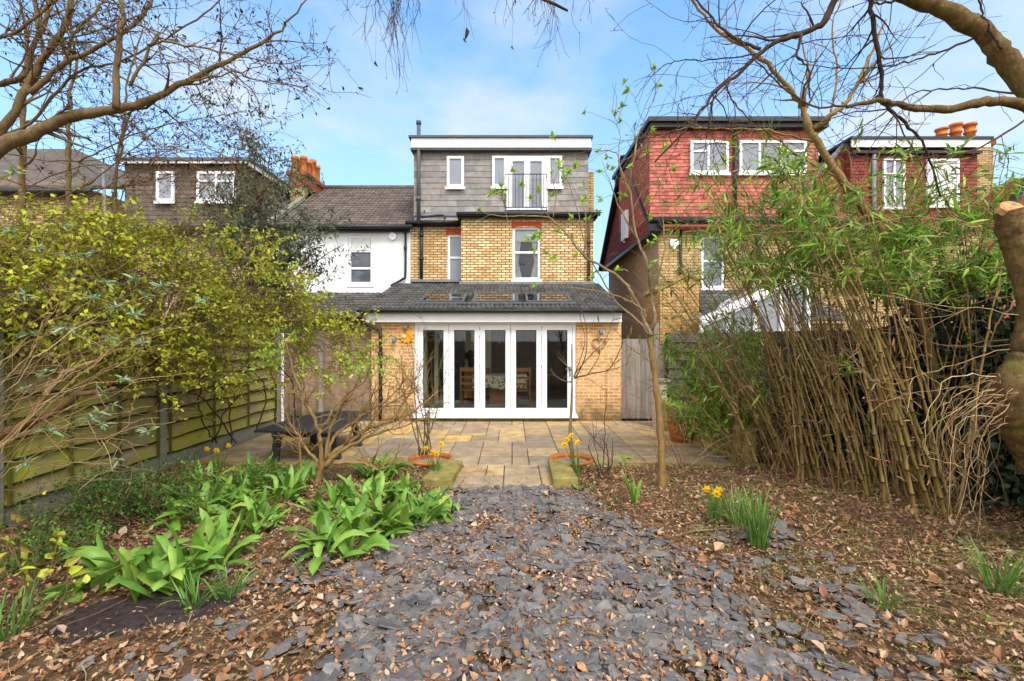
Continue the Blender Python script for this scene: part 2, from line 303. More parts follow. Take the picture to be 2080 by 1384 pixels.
litter_m = M_island('leaf_litter_bits', [lin(112, 80, 56), lin(146, 106, 74), lin(88, 64, 48), lin(170, 132, 94), lin(130, 100, 66), lin(160, 140, 104), lin(196, 164, 124)], .9, .1, .25, 40)
dead_leaf = M_island('withered_leaf', [lin(66, 52, 42), lin(88, 66, 50), lin(54, 46, 38)], .85, .1, .2, 20, .1)
slate_chip = M_island('slate_chipping', [lin(94, 91, 90), lin(116, 112, 109), lin(80, 78, 78), lin(134, 128, 122), lin(106, 98, 93), lin(101, 99, 100), lin(122, 112, 102)], .8, .25, .3, 18, bump=.3, bscale=60, patch=(lin(118, 100, 84), 4, .5, .45))
daff_m = M_island('daffodil_petal', [lin(246, 206, 34), lin(250, 220, 60)], .5, .25, .08, 20, .3)
daff_cup = M_plain('daffodil_cup', lin(240, 164, 24), .5, .25, .1, 30)
def M_ground():
    t = NT('leaf_mould_soil'); c = t.ramp(t.noise(9, 8, .68), [(.25, lin(62, 48, 38)), (.45, lin(104, 80, 60)), (.6, lin(128, 100, 74)), (.78, lin(156, 126, 96))])
    c = t.mix(c, lin(96, 100, 50), t.ramp(t.noise(1.3, 7, .7), [(.52, G2(0)), (.68, G2(.55))]))
    t.col(c); t.set(.95, .1); t.bump(t.noise(45, 6, .7), .9, .03); return t.m
ground_m = M_ground()
def M_cloth():
    t = NT('patterned_tablecloth'); v = t.n('ShaderNodeTexVoronoi', Scale=16.0); t.l(t.pos(), v.inputs['Vector'])
    t.col(t.ramp(v.outputs['Distance'], [(.32, lin(96, 86, 62)), (.42, lin(214, 202, 168))])); t.set(.8, .1); return t.m
cloth_m = M_cloth()

# ------------------------------------------------------------------ ground
def gz(x, y):
    x = np.asarray(x, float); y = np.asarray(y, float)
    n = .5 * np.sin(2.1 * x + .7 * y + 1) * np.sin(1.7 * y - .6 * x) + .3 * np.sin(4.7 * x + 2) * np.cos(5.3 * y) + .2 * np.sin(9.1 * x - 3 * y) * np.sin(8.3 * y + 2 * x)
    bed = np.clip((np.abs(x + .05) - .75 - np.clip(5.4 - y, 0, 4) * .28) / .6, 0, 1) * np.clip((6.7 - y) / .3, 0, 1) * np.clip((9 - np.abs(x)) / 2, 0, 1)
    return -.045 + bed * (.05 + .035 * n)
def axis(a, b, step, far):
    core = np.arange(a, b + 1e-6, step); o = []; d = step
    v = 0
    while v < far: d *= 1.45; v += d; o.append(v)
    o = np.array(o); return np.concatenate([(a - o)[::-1], core, b + o])
gx, gy = axis(-6.5, 6.5, .08, 900), axis(.4, 7.2, .08, 900)
XX, YY = np.meshgrid(gx, gy, indexing='ij'); nx, ny = XX.shape
ii, jj = np.meshgrid(np.arange(nx - 1), np.arange(ny - 1), indexing='ij'); a = (ii * ny + jj).ravel()
mb = MB(); mb.add(np.stack([XX, YY, gz(XX, YY)], -1).reshape(-1, 3), np.stack([a, a + ny, a + ny + 1, a + 1], 1))
struct(mb.build('ground', ground_m, smooth=True))
# patio: slabs laid in a random coursed pattern
mb = MB(); mb.box(-4.75, 3.25, 6.6, 10.3, -.12, -.022); mb.box(-.84, .62, 5.6, 6.58, -.12, -.022)
struct(mb.build('patio_bed', grout))
def slab(mb, x0, x1, y0, y1):
    z = random.uniform(-.003, .003); g = .006; x0 += g; x1 -= g; y0 += g; y1 -= g; c = .008
    j = lambda: random.uniform(-.003, .003)
    T = [(x0 + c + j(), y0 + c + j(), z), (x1 - c + j(), y0 + c + j(), z), (x1 - c + j(), y1 - c + j(), z), (x0 + c + j(), y1 - c + j(), z)]
    B = [(x0, y0, z - c), (x1, y0, z - c), (x1, y1, z - c), (x0, y1, z - c)]; D = [(p[0], p[1], -.03) for p in B]
    mb.add(T + B + D, [(0, 1, 2, 3)] + [(4 + i, 4 + (i + 1) % 4, (i + 1) % 4, i) for i in range(4)] + [(8 + i, 8 + (i + 1) % 4, 4 + (i + 1) % 4, 4 + i) for i in range(4)])
mb = MB(); N = .25
def pave(x0, x1, y0, y1):
    nx_, ny_ = int(round((x1 - x0) / N)), int(round((y1 - y0) / N)); occ = np.zeros((nx_, ny_), bool); sx, sy = (x1 - x0) / nx_, (y1 - y0) / ny_
    for j in range(ny_):
        for i in range(nx_):
            if occ[i, j]: continue
            for (w, h) in random.sample([(3, 2), (2, 2), (2, 1), (2, 3), (1, 2), (2, 2)], 6) + [(1, 2), (2, 1), (1, 1)]:
                if i + w <= nx_ and j + h <= ny_ and not occ[i:i + w, j:j + h].any():
                    occ[i:i + w, j:j + h] = True; slab(mb, x0 + i * sx, x0 + (i + w) * sx, y0 + j * sy, y0 + (j + h) * sy); break
pave(-4.75, 3.25, 6.6, 10.2); pave(-.84, .62, 5.6, 6.6)
struct(mb.build('patio', slab_m))
# mossy stone edging blocks either side of the opening and along the patio edge
def edge_block(poly, h, label):
    m = MB(); m.prism([(x, y, -.1) for x, y in poly], (0, 0, .1 + h)); o = m.build('edging_stone', moss_stone); bev(o, .015)
    return tag(o, label, 'edging stone')
def bev(o, w=.01, seg=2):
    b = o.modifiers.new('b', 'BEVEL'); b.width = w; b.segments = seg; b.limit_method = 'ANGLE'
edge_block([(-.86, 5.55), (-.74, 5.6), (-.7, 6.45), (-.98, 6.55), (-1.12, 5.65)], .1, 'mossy stone edging block on the left of the patio opening')
edge_block([(.5, 5.6), (.82, 5.62), (.78, 6.4), (.52, 6.5)], .11, 'mossy stone edging block on the right of the patio opening')
m = MB()
for x0 in np.arange(-4.7, -1.3, .6): m.box(x0 + .004, x0 + .59, 6.46, 6.59, -.08, .05 + random.uniform(-.01, .01))
tag(m.build('stone_kerb', moss_stone), 'low mossy stone kerb between left bed and patio', 'kerb')
m = MB()
for x0 in np.arange(.95, 3.2, .6): m.box(x0 + .004, x0 + .59, 6.46, 6.59, -.08, .03 + random.uniform(-.01, .01))
tag(m.build('stone_kerb', moss_stone), 'low stone kerb between right bed and patio', 'kerb')

m = MB(); k = 40; an = np.linspace(0, 2 * math.pi, k, endpoint=False); V = [(-2.42, 3.02, 0)]
for f in (.45, .8, 1.0): V += [(-2.42 + (.55 * f * math.cos(a) + .33 * f * math.sin(a) * .6) * (1 + .1 * math.sin(5 * a)), 3.02 + .33 * f * math.sin(a) * (1 + .12 * math.sin(3 * a + 1)), 0) for a in an]
V = np.array(V); V[:, 2] = gz(V[:, 0], V[:, 1]) + .012 + rng.normal(0, .004, len(V)) - (np.arange(len(V)) > 2 * k) * .02
m.add(V, [(0, 1 + i, 1 + (i + 1) % k) for i in range(k)], [(1 + r * k + i, 1 + (r + 1) * k + i, 1 + (r + 1) * k + (i + 1) % k, 1 + r * k + (i + 1) % k) for r in range(2) for i in range(k)])
struct(m.build('soil', M_plain('bare_dark_soil', lin(62, 52, 50), .95, .1, .5, 22, .9, 40), smooth=True))
# ------------------------------------------------------------------ leaves, tubes, branches
def leaves(mb, pos, d, up, L, Wd, fold=.18, curl=.25):
    pos = np.asarray(pos, float); n = len(pos)
    if n == 0: return
    d = nrm(np.broadcast_to(d, (n, 3))); up = np.broadcast_to(up, (n, 3)); L = np.broadcast_to(L, (n,))[:, None]; Wd = np.broadcast_to(Wd, (n,))[:, None]
    curl = np.broadcast_to(curl, (n,))[:, None]; fold = np.broadcast_to(fold, (n,))[:, None]
    sd = np.cross(d, up); bad = np.linalg.norm(sd, axis=1) < 1e-3; sd[bad] = np.cross(d[bad], [1., .3, 0]); sd = nrm(sd); nn = np.cross(sd, d)
    c = lambda t: pos + d * L * t - nn * curl * L * t * t
    V = np.empty((n, 8, 3)); V[:, 0] = pos; V[:, 7] = c(1.0)
    for k, (t, w) in enumerate(((.36, 1.), (.7, .74))):
        C = c(t); off = sd * Wd * .5 * w; lift = nn * fold * Wd * w
        V[:, 1 + 3 * k] = C + off + lift; V[:, 2 + 3 * k] = C; V[:, 3 + 3 * k] = C - off + lift
    b = (np.arange(n) * 8)[:, None]
    tri = np.array([[0, 1, 2], [0, 2, 3], [5, 4, 7], [6, 5, 7]]); q = np.array([[2, 1, 4, 5], [3, 2, 5, 6]])
    mb.add(V, (b[:, :, None] + tri[None]).reshape(-1, 3), (b[:, :, None] + q[None]).reshape(-1, 4))
def rdir(n): return nrm(rng.normal(size=(n, 3)))
def smooth(pts, k=5):
    p = np.asarray(pts, float); q = np.vstack([2 * p[0] - p[1], p, 2 * p[-1] - p[-2]]); o = []
    for i in range(1, len(q) - 2):
        for t in np.linspace(0, 1, k, endpoint=False):
            a0, a1, a2, a3 = q[i - 1], q[i], q[i + 1], q[i + 2]
            o.append(.5 * (2 * a1 + (a2 - a0) * t + (2 * a0 - 5 * a1 + 4 * a2 - a3) * t * t + (3 * a1 - a0 - 3 * a2 + a3) * t ** 3))
    o.append(p[-1]); return np.array(o)
def limb(mb, pts, r0, r1, k=6, n=8, wob=.0):
    p = smooth(pts, k)
    if wob: p[1:-1] += rng.normal(size=p[1:-1].shape) * wob
    t = np.linspace(0, 1, len(p)); r = r0 + (r1 - r0) * t ** .8
    r = r * (1 + .07 * np.sin(t * 37 + r0 * 900)); mb.tube(p, r, n); return p, r
def sprout(mb, path, rad, count, lmin, lmax, level=1, bias=(0, 0, .2), spread=.9, t0=.1, t1=1., ends=None, rmin=.0016, droop=0., wander=.28, seg=6, sub=3, fwd=.5):
    k = len(path)
    for _ in range(count):
        f = random.uniform(t0, t1) * (k - 1); i = min(int(f), k - 2); p = path[i] + (path[i + 1] - path[i]) * (f - i)
        tg = nrm(path[i + 1] - path[i]); r = rad[i] * random.uniform(.35, .6)
        d = nrm(tg * fwd + nrm(rng.normal(size=3)) * spread + np.array(bias)); L = random.uniform(lmin, lmax); st = L / seg
        pts = [p]; bend = rng.normal(size=3) * wander * .5
        for s in range(seg):
            d = nrm(d + rng.normal(size=3) * wander * .6 + bend * .25 + np.array([0, 0, -droop])); pts.append(pts[-1] + d * st)
        pts = np.array(pts); rr = np.linspace(max(r, rmin * 1.3), rmin, len(pts)); mb.tube(pts, rr, 5 if r > .006 else 4, cap=False)
        if ends is not None: ends.append(pts)
        if level > 1: sprout(mb, pts, rr, sub, lmin * .45, lmax * .5, level - 1, bias, spread, .25, 1., ends, rmin, droop, wander, max(4, seg - 1), sub, fwd)
def leaf_on(ends, per, mbl, L, Wd, jit=.02, up=(0, 0, 1), tmin=.3, curl=.25, upj=.6, fold=.18, dirj=.9):
    if not ends: return
    ps, ds = [], []
    for e in ends:
        k = len(e)
        for _ in range(per if isinstance(per, int) else (1 if random.random() < per else 0)):
            f = random.uniform(tmin, 1) * (k - 1); i = min(int(f), k - 2); ps.append(e[i] + (e[i + 1] - e[i]) * (f - i)); ds.append(nrm(e[i + 1] - e[i]))
    if not ps: return
    n = len(ps); ps = np.array(ps) + rng.normal(size=(n, 3)) * jit; ds = nrm(np.array(ds) * .6 + rdir(n) * dirj)
    leaves(mbl, ps, ds, nrm(np.array(up) + rng.normal(size=(n, 3)) * upj), rng.uniform(L * .6, L * 1.3, n), rng.uniform(Wd * .6, Wd * 1.3, n), fold, curl)
# ------------------------------------------------------------------ building helpers
def wallgrid(mb, x0, x1, z0, z1, y0, y1, holes=()):
    xs = sorted({x0, x1, *[h[0] for h in holes], *[h[1] for h in holes]}); zs = sorted({z0, z1, *[h[2] for h in holes], *[h[3] for h in holes]})
    xs = [x for x in xs if x0 <= x <= x1]; zs = [z for z in zs if z0 <= z <= z1]
    solid = lambda i, j: 0 <= i < len(xs) - 1 and 0 <= j < len(zs) - 1 and not any(h[0] - 1e-6 <= xs[i] and xs[i + 1] <= h[1] + 1e-6 and h[2] - 1e-6 <= zs[j] and zs[j + 1] <= h[3] + 1e-6 for h in holes)
    for i in range(len(xs) - 1):
        for j in range(len(zs) - 1):
            if not solid(i, j): continue
            a, b, c, d = xs[i], xs[i + 1], zs[j], zs[j + 1]
            q = lambda *p: mb.add(p, [(0, 1, 2, 3)])
            q((a, y0, c), (b, y0, c), (b, y0, d), (a, y0, d)); q((a, y1, c), (a, y1, d), (b, y1, d), (b, y1, c))
            if not solid(i - 1, j): q((a, y0, c), (a, y0, d), (a, y1, d), (a, y1, c))
            if not solid(i + 1, j): q((b, y0, c), (b, y1, c), (b, y1, d), (b, y0, d))
            if not solid(i, j - 1): q((a, y0, c), (a, y1, c), (b, y1, c), (b, y0, c))
            if not solid(i, j + 1): q((a, y0, d), (b, y0, d), (b, y1, d), (a, y1, d))
def tiles(mb, O, U, Vv, Nn, Wd, H, tw, th, thick=.018, skips=(), clip=None):
    O, U, Vv, Nn = [np.asarray(a, float) for a in (O, U, Vv, Nn)]
    rows = int(math.ceil(H / th))
    for r in range(rows):
        v0, v1 = r * th, min(H, (r + 1) * th + th * .08); off = (-.5 * tw if r % 2 else 0) + random.uniform(-.02, .02) * tw
        u = off
        while u < Wd:
            a, b = max(0, u), min(Wd, u + tw - .003); u += tw
            if b - a < .02: continue
            if any(s[0] <= a and b <= s[1] and s[2] <= v0 and v1 <= s[3] for s in skips): continue
            if clip and not clip((a + b) / 2, (v0 + v1) / 2): continue
            t = thick * random.uniform(.8, 1.25); dv = random.uniform(-.004, .004)
            p = lambda uu, vv, nn: O + U * uu + Vv * vv + Nn * nn
            V = [p(a, v0 + dv, t), p(b, v0 + dv, t), p(b, v1, .002), p(a, v1, .002), p(a, v0 + dv, 0), p(b, v0 + dv, 0)]
            mb.add(V, [(0, 1, 2, 3), (4, 5, 1, 0)], [(4, 0, 3), (5, 2, 1)])
def pantiles(mb, O, U, Vv, Nn, Wd, L, tw=.3, row=.32, h=.03, thick=.028, skips=()):
    O, U, Vv, Nn = [np.asarray(a, float) for a in (O, U, Vv, Nn)]
    prof = [(0, .0), (.12, .75), (.25, 1), (.38, .75), (.5, 0), (.62, .55), (.75, .8), (.88, .55), (.98, 0)]
    rows = int(math.ceil(L / row)); cols = int(math.ceil(Wd / tw))
    for r in range(rows):
        v0, v1 = r * row, min(L, (r + 1) * row + .03)
        for c in range(cols):
            u0 = c * tw
            if any(k[0] < u0 + tw / 2 < k[1] and k[2] < (v0 + v1) / 2 < k[3] for k in skips): continue
            j = random.uniform(-.004, .004); uu = np.clip(u0 + np.array([q[0] for q in prof]) * tw, 0, Wd); hh = np.array([q[1] for q in prof]) * h
            k = len(uu); A = O + np.outer(uu, U) + Vv * (v0 + j) + np.outer(hh + thick, Nn); B = O + np.outer(uu, U) + Vv * v1 + np.outer(hh + .003, Nn); Cc = O + np.outer(uu, U) + Vv * (v0 + j) + np.outer(hh * 0 - .01, Nn)
            mb.add(np.vstack([A, B, Cc]), [(i, i + 1, k + i + 1, k + i) for i in range(k - 1)] + [(2 * k + i, 2 * k + i + 1, i + 1, i) for i in range(k - 1)])
def window(parent, x0, x1, z0, z1, y, fw=.07, vs=(), hs=(), pm=None, sill=0, name='window', depth=.07, hspans=None, curtain=None, fm=None):
    m = MB(); mid = fw * .8
    m.box(x0, x1, y - depth, y, z0, z0 + fw); m.box(x0, x1, y - depth, y, z1 - fw, z1)
    m.box(x0, x0 + fw, y - depth + .001, y - .001, z0 + fw, z1 - fw); m.box(x1 - fw, x1, y - depth + .001, y - .001, z0 + fw, z1 - fw)
    for f in vs: xc = x0 + (x1 - x0) * f; m.box(xc - mid / 2, xc + mid / 2, y - depth + .004, y - .002, z0 + fw, z1 - fw)
    for k, f in enumerate(hs):
        zc = z0 + (z1 - z0) * f; a, b = (hspans[k] if hspans else (0, 1)); m.box(x0 + (x1 - x0) * a + fw * .9, x0 + (x1 - x0) * b - fw * .9, y - depth + .006, y - .003, zc - mid / 2, zc + mid / 2)
    o = m.build(name, fm or white, parent); bev(o, .006)
    m = MB(); m.box(x0 + fw * .8, x1 - fw * .8, y - depth * .45, y - depth * .45 + .012, z0 + fw * .8, z1 - fw * .8); m.build('pane', pm or pane_m, o)
    if sill:
        m = MB(); m.box(x0 - .04, x1 + .04, y - depth - sill, y - depth + .01, z0 - .07, z0 - .002); m.build('sill', fm or white, o)
    if curtain:
        m = MB()
        for s, (a, b) in curtain:
            xs = np.linspace(a, b, 26); V = []
            for zz, sh in ((z0 + .05, 1), (z0 + (z1 - z0) * .35, .55), (z1 - .05, 1)):
                V += [(s + (x - s) * (sh if s is not None else 1), y + .1 + .02 * math.sin(k * 1.9), zz) for k, x in enumerate(xs)]
            m.add(V, [(r * 26 + i, r * 26 + i + 1, (r + 1) * 26 + i + 1, (r + 1) * 26 + i) for r in range(2) for i in range(25)])
        m.build('curtain', curtain_m, o, True)
    return o
def arch(mb, x0, x1, z, h, rise, y0, y1, n=10):
    xs = np.linspace(x0, x1, n + 1); lo = z + rise * (1 - ((xs - (x0 + x1) / 2) / ((x1 - x0) / 2)) ** 2)
    for i in range(n): mb.prism([(xs[i], y0, lo[i]), (xs[i + 1] - .006, y0, lo[i + 1]), (xs[i + 1] - .006, y0, z + h), (xs[i], y0, z + h)], (0, y1 - y0, 0))
def pipe(name, pts, r, mat, parent, collars=(), n=10):
    m = MB(); m.tube(smooth(pts, 3) if len(pts) > 2 else pts, r, n)
    for c in collars: m.tube([np.array(c) + (0, 0, .05), np.array(c) - (0, 0, .05)], r * 1.35, n)
    return m.build(name, mat, parent, True)

# ------------------------------------------------------------------ the house with the garden room
H = thing('terraced_house', 'yellow brick house with slate dormer, balcony and white folding garden doors', 'house', (-.3, 13, 0))
EY, MY, LY = 10.2, 13.0, 13.45            # garden room front, outrigger wall, recessed wall
# garden room
m = MB(); wallgrid(m, -3.15, 2.45, -.1, 2.3, EY, EY + .28, [(-2.19, 1.435, -.1, 2.2)])
gw = m.build('garden_room_wall', brick_ext, H)
for x0 in (-3.15, 2.17): m = MB(); m.box(x0, x0 + .28, EY + .28, 13.3, -.1, 2.3); m.build('side_wall', brick_ext, H)
m = MB(); m.box(-2.19, 1.435, EY + .02, EY + .26, -.1, .09); m.build('door_step', moss_stone, H)
m = MB(); m.box(-3.3, 2.42, EY - .17, EY - .145, 2.205, 2.455); m.box(-3.3, -3.275, EY - .145, EY + .4, 2.205, 2.455); m.box(2.395, 2.42, EY - .145, EY - .005, 2.205, 2.455)
m.box(-3.27, 2.39, EY - .14, EY - .01, 2.21, 2.235)
for x in np.arange(-2.9, 2.3, .62): m.box(x, x + .012, EY - .174, EY - .17, 2.32, 2.332)
f_ = m.build('fascia', white, H)
m = MB(); m.box(-2.19, 1.435, EY - .03, EY + .15, 2.195, 2.3); m.box(-2.19, 1.435, EY - .045, EY - .03, 2.225, 2.26); m.build('door_lintel', cream_trim, H)
# roof slope with skylights
RS = np.array([0, 3.1, .93]); RL = np.linalg.norm(RS); RV = RS / RL; RN = np.cross([1, 0, 0], RV); RO = np.array([-3.33, EY - .27, 2.465])
SK = ((-2.12, -1.1), (-.92, .15), (.32, 1.38)); m = MB()
for a, b, v0, v1 in [(-3.33, 2.45, .03, .56), (-3.33, 2.45, 1.44, RL + .3)] + [(q[0], q[1], .56, 1.44) for q in ((-3.33, -2.06), (-1.16, -.86), (.09, .38), (1.32, 2.45))]: m.obox(RO + (a - RO[0], 0, -.05) + RV * v0, (b - a, 0, 0), RV * (v1 - v0), RN * .045)
rf0 = m.build('roof_deck', black_pvc, H)
m = MB(); pantiles(m, RO, (1, 0, 0), RV, RN, 5.78, RL + .05, .21, .3, .042, .034, [(q[0] - RO[0], q[1] - RO[0], .5, 1.5) for q in SK]); rf = m.build('garden_room_roof', ext_roof_tile, H)
m = MB(); prof = [(math.cos(t), math.sin(t)) for t in np.linspace(math.pi, 2 * math.pi, 9)]
gp = [(-3.36, EY - .3 + .06 * c, 2.46 + .06 * s) for c, s in prof] + [(-3.36, EY - .3 + .052 * c, 2.462 + .052 * s) for c, s in prof[::-1]]
m.prism(gp, (5.82, 0, 0)); m.build('gutter', black_pvc, H)
m = MB(); m.box(-1.5, 2.34, MY - .12, MY - .004, 3.36, 3.47); m.box(-2.95, -1.46, LY - .25, LY - .004, 3.5, 3.58); m.build('lead_flashing', lead, H)
for x0, x1 in ((-2.12, -1.1), (-.92, .15), (.32, 1.38)):
    a, b = .5, 1.5; m = MB(); q = lambda x, v, h: RO + np.array([1, 0, 0]) * (x - RO[0]) + RV * v + RN * h
    fw = .055
    for (u0, u1, v0, v1) in ((x0, x1, a, a + fw), (x0, x1, b - fw, b), (x0, x0 + fw, a + fw, b - fw), (x1 - fw, x1, a + fw, b - fw)):
        m.obox(q(u0, v0, .03), (u1 - u0, 0, 0), RV * (v1 - v0), RN * .075)
    m.obox(q(x0 - .08, a - .12, .045), (x1 - x0 + .16, 0, 0), RV * .12, RN * .03)
    sk = m.build('skylight', grey_pipe, H); bev(sk, .008)
    m = MB(); m.obox(q(x0 + fw * .8, a + fw * .8, .085), (x1 - x0 - fw * 1.6, 0, 0), RV * (b - a - 1.6 * fw), RN * .012); m.build('pane', roof_glass, sk)
# five folding doors
X0, X1, Z0, Z1 = -2.19, 1.435, .09, 2.195; yb = EY + .06
m = MB(); m.box(X0, X0 + .07, yb - .03, yb + .07, Z0 + .07, Z1 - .04); m.box(X1 - .07, X1, yb - .03, yb + .07, Z0 + .07, Z1 - .04); m.box(X0, X1, yb - .03, yb + .07, Z1 - .04, Z1); m.box(X0 - .02, X1 + .02, yb - .12, yb + .07, Z0, Z0 + .07)
m.box(X0 - .03, X1 + .03, yb - .2, yb - .12, Z0 - .01, Z0 + .03)
df = m.build('door_frame', white, H); bev(df, .006)
pw = (X1 - X0 - .14) / 5
for k in range(5):
    a = X0 + .07 + k * pw + .004; b = a + pw - .008; z0, z1 = Z0 + .075, Z1 - .045; st = .115; m = MB()
    m.box(a, b, yb - .02, yb + .045, z0, z0 + st); m.box(a, b, yb - .02, yb + .045, z1 - st, z1); m.box(a, a + st, yb - .019, yb + .044, z0 + st, z1 - st); m.box(b - st, b, yb - .019, yb + .044, z0 + st, z1 - st)
    d = m.build('folding_door', white, H); bev(d, .008)
    m = MB(); m.box(a + st * .9, b - st * .9, yb + .01, yb + .02, z0 + st * .9, z1 - st * .9); m.build('pane', clear_glass, d)
    m = MB(); g = .012                                            # dark glazing gasket
    for (u0, u1, w0, w1) in ((a + st, b - st, z0 + st, z0 + st + g), (a + st, b - st, z1 - st - g, z1 - st), (a + st, a + st + g, z0 + st + g, z1 - st - g), (b - st - g, b - st, z0 + st + g, z1 - st - g)): m.box(u0, u1, yb - .012, yb + .008, w0, w1)
    m.build('gasket', black_pvc, d)
    if k in (1, 3):
        m = MB(); m.box(b - .006, b + .014, yb - .012, yb + .03, z0, z1); m.build('door_seal', black_pvc, d)
        for zz in (z0 + .12, (z0 + z1) / 2 + .15, z1 - .18):
            m = MB(); m.tube([(b + .004, yb - .035, zz - .06), (b + .004, yb - .035, zz + .06)], .014, 10); m.box(b - .05, b + .058, yb - .034, yb - .02, zz - .022, zz + .022); m.build('hinge', white, d)
        for zz in (z0 - .03, z1 - .03):
            m = MB(); m.box(b - .012, b + .02, yb - .05, yb - .02, zz, zz + .06); m.build('roller', white, d)
    if k == 4:
        m = MB(); m.box(b - .075, b - .045, yb - .04, yb - .02, 1.0, 1.22); m.box(b - .16, b - .05, yb - .075, yb - .055, 1.15, 1.175); m.box(b - .07, b - .05, yb - .06, yb - .03, 1.15, 1.175); m.build('handle', lead, d)
# rooms behind the glass
m = MB(); m.box(-2.86, 2.16, EY + .33, 16, -.05, .085); m.build('room_floor', floor_in, H)
m = MB(); m.box(-2.9, 2.3, 13.29, 16.2, 2.42, 2.5); m.build('room_ceiling', white_paint, H)
m = MB(); m.box(-2.9, 2.2, 15.9, 16, .09, 2.42); m.box(-2.86, -2.83, EY + .4, 15.9, .09, 2.3); m.box(2.13, 2.16, EY + .4, 15.9, .09, 2.3); m.build('room_wall', dark_wall, H)
m = MB(); m.box(-1.75, -1.42, 13.0, 13.2, .09, 2.42); m.build('navy_partition', navy, H)
m = MB(); m.box(-1.4, -.62, 13.5, 13.6, .09, 2.42); m.build('cream_partition', cream_wall, H)
m = MB(); m.box(-2.5, -2.32, 12.4, 12.5, .09, 2.3); m.box(-2.15, -2.05, 12.6, 12.7, .09, 2.42); m.build('cream_column', cream_wall, H)
# brick walls above
m = MB(); wallgrid(m, -1.45, 2.32, 2.42, 5.28, MY, MY + .28, [(.014, .816, 3.53, 5.03)]); m.box(-1.45, -1.2, MY + .28, LY + .02, 2.42, 5.28); m.box(2.04, 2.32, MY + .28, 18, 0, 5.28)
m.build('brick_wall', brick_up, H)
m = MB(); wallgrid(m, -2.99, -1.451, 2.42, 5.16, LY, LY + .28, [(-1.91, -1.451, 3.5, 4.92)]); m.box(-2.99, -2.7, LY + .28, 18, 0, 5.16); m.build('recessed_brick_wall', brick_up, H)
m = MB(); arch(m, -.02, .85, 5.0, .2, .07, MY - .006, MY + .2, 13); m.build('window_arch', red_arch, H)
m = MB(); arch(m, -1.95, -1.455, 4.9, .22, .05, LY - .006, LY + .2, 8); m.build('window_arch', red_arch, H)
m = MB(); m.box(-.9, 1.6, 14.5, 14.6, 3, 5.2); m.box(-.9, 1.9, MY + .5, 14.5, 2.9, 2.98); m.build('bedroom_wall', dark_wall, H)
window(H, .014, .816, 3.53, 5.06, MY + .12, .075, hs=(.52,), pm=clear_glass, sill=.1, curtain=[(.05, (.05, .3)), (.78, (.78, .53))])
m = MB(); m.box(.09, .74, MY + .16, MY + .165, 4.66, 4.99); m.build('roller_blind', curtain_m, H)
window(H, -1.91, -1.2, 3.5, 4.95, LY + .1, .075, hs=(.52,), sill=.08)
# gutters, soffits, pipes
m = MB(); m.box(-1.55, 2.42, MY - .16, MY + .3, 5.28, 5.4); m.tube([(-1.56, MY - .2, 5.36), (2.48, MY - .2, 5.36)], .06, 10); m.build('eaves_gutter', black_pvc, H)
m = MB(); m.box(-3.05, -1.56, LY - .16, LY + .3, 5.16, 5.28); m.tube([(-3.1, LY - .2, 5.24), (-1.56, LY - .2, 5.24)], .06, 10); m.build('eaves_gutter', black_pvc, H)
pipe('drainpipe', [(-2.66, LY - .09, 5.2), (-2.66, LY - .09, 3.55)], .05, black_pvc, H, [(-2.66, LY - .09, 4.9), (-2.66, LY - .09, 4.2)])
pipe('drainpipe', [(2.18, MY - .08, 5.32), (2.18, MY - .08, 3.5)], .045, bark_dark, H, [(2.18, MY - .08, 4.6)])
pipe('vent_pipe', [(-2.7, LY - .28, 5.2), (-2.7, LY - .28, 8.15)], .055, grey_pipe, H, [(-2.7, LY - .28, 5.9), (-2.7, LY - .28, 8.1)])
pipe('waste_pipe', [(-2.62, LY - .3, 5.36), (-2.0, LY - .3, 5.42), (-1.95, LY - .3, 5.3)], .03, black_pvc, H)
pipe('drainpipe', [(-3.27, EY - .27, 2.42), (-3.26, EY - .18, 2.2), (-3.0, EY - .07, 2.05), (-2.93, EY - .06, 1.9), (-2.93, EY - .06, .05)], .04, black_pvc, H, [(-2.93, EY - .06, 1.5), (-2.93, EY - .06, .5)])
# dormer
DY = 13.32; dx0, dx1 = -2.87, 2.23; dz0, dz1 = 5.26, 7.36
m = MB(); m.box(dx0, dx1, DY + .01, 18, 5.29, dz1 + .2); m.build('dormer_core', slate_tile, H)
m = MB(); tiles(m, (dx0, DY, 5.56), (1, 0, 0), (0, 0, 1), (0, -1, 0), dx1 - dx0, dz1 - 5.56, .5, .17, .014); tiles(m, (dx0, DY, 5.29), (1, 0, 0), (0, 0, 1), (0, -1, 0), 1.36, .27, .5, .15, .014)
m.build('slate_cladding', slate_tile, H)
m = MB(); m.box(-1.5, dx1 + .03, DY - .1, DY + .005, 5.4, 5.55); m.box(dx0, -1.52, DY - .05, DY + .005, 5.44, 5.54); m.build('lead_apron', lead, H)
m = MB(); m.box(dx0 - .03, dx1 + .05, DY - .22, DY - .19, 7.36, 7.63); m.box(dx1 + .02, dx1 + .05, DY - .19, 17, 7.36, 7.63); m.build('dormer_fascia', white, H)
m = MB(); m.box(dx0 - .06, dx1 + .08, DY - .2, 18, 7.3, 7.36); m.box(dx0 - .1, dx1 + .1, DY - .28, 18, 7.632, 7.69); m.build('dormer_roof', grey_pipe, H)
m = MB(); m.box(2.24, 2.5, 13.9, 17.5, 5.1, 6.95); m.build('party_wall', brick_nb, H)
window(H, -1.9, -1.4, 6.27, 7.17, DY - .01, .075, sill=.03)
window(H, -.58, -.16, 6.28, 7.18, DY - .01, .075, sill=.03)
window(H, 1.04, 1.46, 6.28, 7.18, DY - .01, .075, sill=.03)
